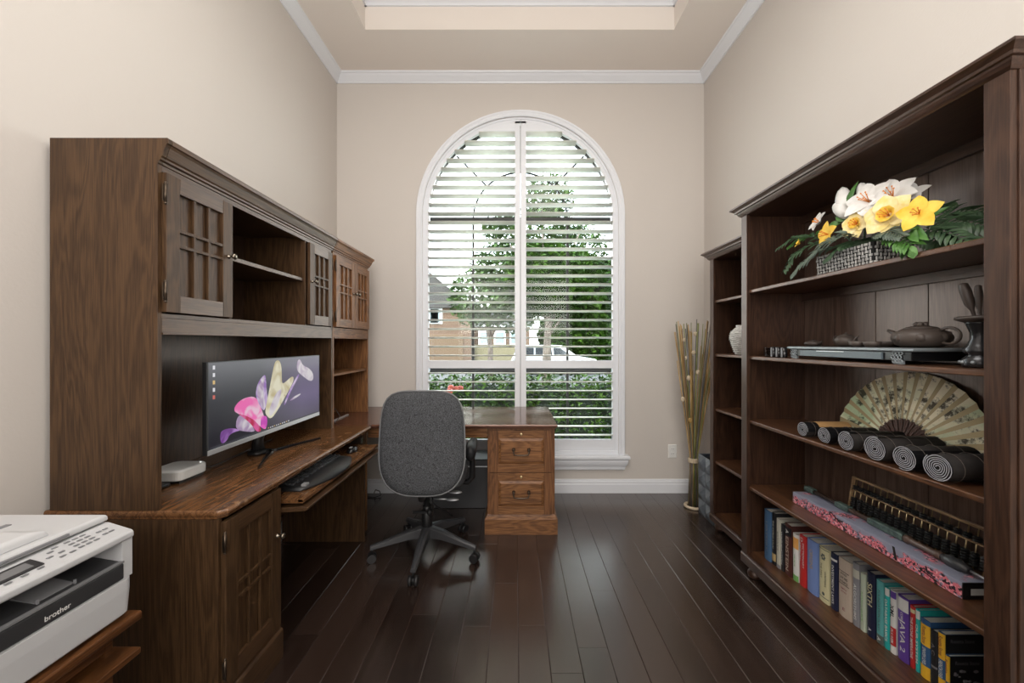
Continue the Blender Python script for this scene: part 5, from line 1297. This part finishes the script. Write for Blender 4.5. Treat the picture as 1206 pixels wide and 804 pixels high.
for k in range(13):
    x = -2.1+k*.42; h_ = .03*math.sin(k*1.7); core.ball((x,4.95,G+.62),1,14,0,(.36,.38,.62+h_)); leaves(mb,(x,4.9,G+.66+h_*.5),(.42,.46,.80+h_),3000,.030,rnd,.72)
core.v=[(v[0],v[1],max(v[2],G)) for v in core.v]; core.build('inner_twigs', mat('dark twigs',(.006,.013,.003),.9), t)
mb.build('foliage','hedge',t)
t = thing('flower_bush','low bush with red and yellow flowers outside the left shutter','bush',(-.62,4.12,G))
mb = MB(); leaves(mb,(-.62,4.12,G+.50),(.30,.16,.60),1300,.035,rnd,.4); mb.build('foliage','hedge',t)
for q in range(9):
    MB().ball((-.70+rnd.uniform(-.08,.12),4.05+rnd.uniform(-.03,.03),.80+rnd.uniform(-.05,.05)),.035,8,0,(1,.6,.8)).build('red_flower', mat('red blossom',(.40,.07,.04),.6) if q==0 else bpy.data.materials['red blossom'], t)
for q in range(5): MB().ball((-.52+rnd.uniform(-.1,.1),4.03,.55+rnd.uniform(-.06,.06)),.028,8,0,(1,.6,.8)).build('yellow_flower', 'bk_yellow', t)
# house
hs = thing('house','orange brick house with gable roof across the street behind the left shutter','house',(-6,31,G))
M['roofm'] = mat('grey shingles',(.045,.042,.040),.9); M['cream'] = mat('cream siding',(.14,.12,.07),.8); M['winm'] = mat('house window glass',(.18,.24,.26),.15)
MB().box(-13,-3.6,31,38,G,4.2).build('wall','brick',hs); MB().box(-3.6,1.2,32,38,G,2.6).build('wing_wall','brick',hs)
mb = MB(); mb.prism([(-14,4.1),(-3.0,4.1),(-8.3,8.3)],'y',30.6,38.4); mb.build('gable_roof','roofm',hs)
mb = MB(); mb.prism([(-14,4.1),(-13.6,4.1),(-8.3,8.1),(-3.4,4.1),(-3.0,4.1),(-8.3,8.45)],'y',30.5,30.6); mb.build('fascia','white',hs)
MB().box(-3.6,1.3,31.6,38,2.6,2.8).build('eave','white',hs); mb = MB(); mb.prism([(31.5,2.8),(38,2.8),(36,4.6)],'x',-3.6,1.5); mb.build('wing_roof','roofm',hs)
MB().box(-3.4,1.0,31.9,32,G,1.15).build('wainscot','cream',hs)
for (x0,x1,z0,z1,y) in ((-7.4,-6.2,2.9,4.0,31),(-6.9,-6.0,2.9,4.0,31),(-11,-9.8,.8,2.3,31),(-3.0,-2.2,1.2,2.2,31.9),(-1.7,-.9,1.2,2.2,31.9),(-.4,.4,1.2,2.2,31.9)):
    f = MB().frame(x0,x1,z0,z1,[(.08,y),(.08,y-.06),(0,y-.08)],'y').build('window','white',hs); MB().box(x0+.04,x1-.04,y-.10,y-.078,z0+.04,z1-.04).build('pane','winm',f)
MB().frame(-6.9,-4.3,G,1.9,[(.08,31),(.08,30.92),(0,30.9)],'y',(1,1,0,1)).build('garage_door', mat('garage door tan',(.11,.07,.042),.8), hs)
# parked car
cr_ = thing('car','white estate car parked on the street seen through the right shutter','car',(2.1,21.5,G))
M['carw'] = mat('white car paint',(.50,.50,.50),.2,coat=.5); M['carg'] = mat('car glass',(.03,.035,.04),.08); M['tyre'] = mat('tyre',(.02,.02,.02),.8)
R = []
for y, ins in ((20.62,.06),(20.72,0),(22.28,0),(22.38,.06)):
    R.append([(x,y,z) for x,z in ((-.25+ins,G+.30),(4.45-ins,G+.28),(4.55-ins,G+.62),(4.35-ins,G+.86),(3.35,G+1.02-ins*.4),(-.1+ins,G+1.06-ins*.4),(-.28+ins,G+.7))])
mb = MB(); mb.rings(R); mb.build('body','carw',cr_,.03)
R = []
for y, ins in ((20.74,.0),(20.92,.10),(22.08,.10),(22.26,.0)):
    z1 = G+1.60 if ins else G+1.03
    R.append([(x,y,z) for x,z in ((-.12,G+1.02),(3.40,G+1.0),(2.55 if ins else 3.35,z1),(1.9 if ins else 2,z1+.03*(ins>0)),(.1 if ins else -.05,z1))])
mb = MB(); mb.rings(R); cb = mb.build('cabin','carw',cr_,.02)
for pts in ([(.05,G+1.10),(1.0,G+1.10),(1.0,G+1.48),(.28,G+1.48)],[(1.1,G+1.10),(2.0,G+1.10),(1.95,G+1.48),(1.1,G+1.48)],[(2.1,G+1.10),(3.0,G+1.08),(2.45,G+1.46),(2.08,G+1.48)]):
    def yy(z): return 20.735+(z-G-1.03)/.57*.18-.012
    V = [(x,yy(z),z) for x,z in pts]+[(x,yy(z)+.02,z) for x,z in pts]
    mb = MB(); mb.add(V,[(0,1,2,3),(7,6,5,4),(0,4,5,1),(1,5,6,2),(2,6,7,3),(3,7,4,0)]); mb.build('window','carg',cb)
for x in (.65,3.6):
    for y in (20.66,22.16): MB().lathe([(.20,0),(.33,.0),(.34,.03),(.34,.17),(.33,.2),(.2,.2)],(x,y,G+.34),'y',24).build('wheel','tyre',cr_)
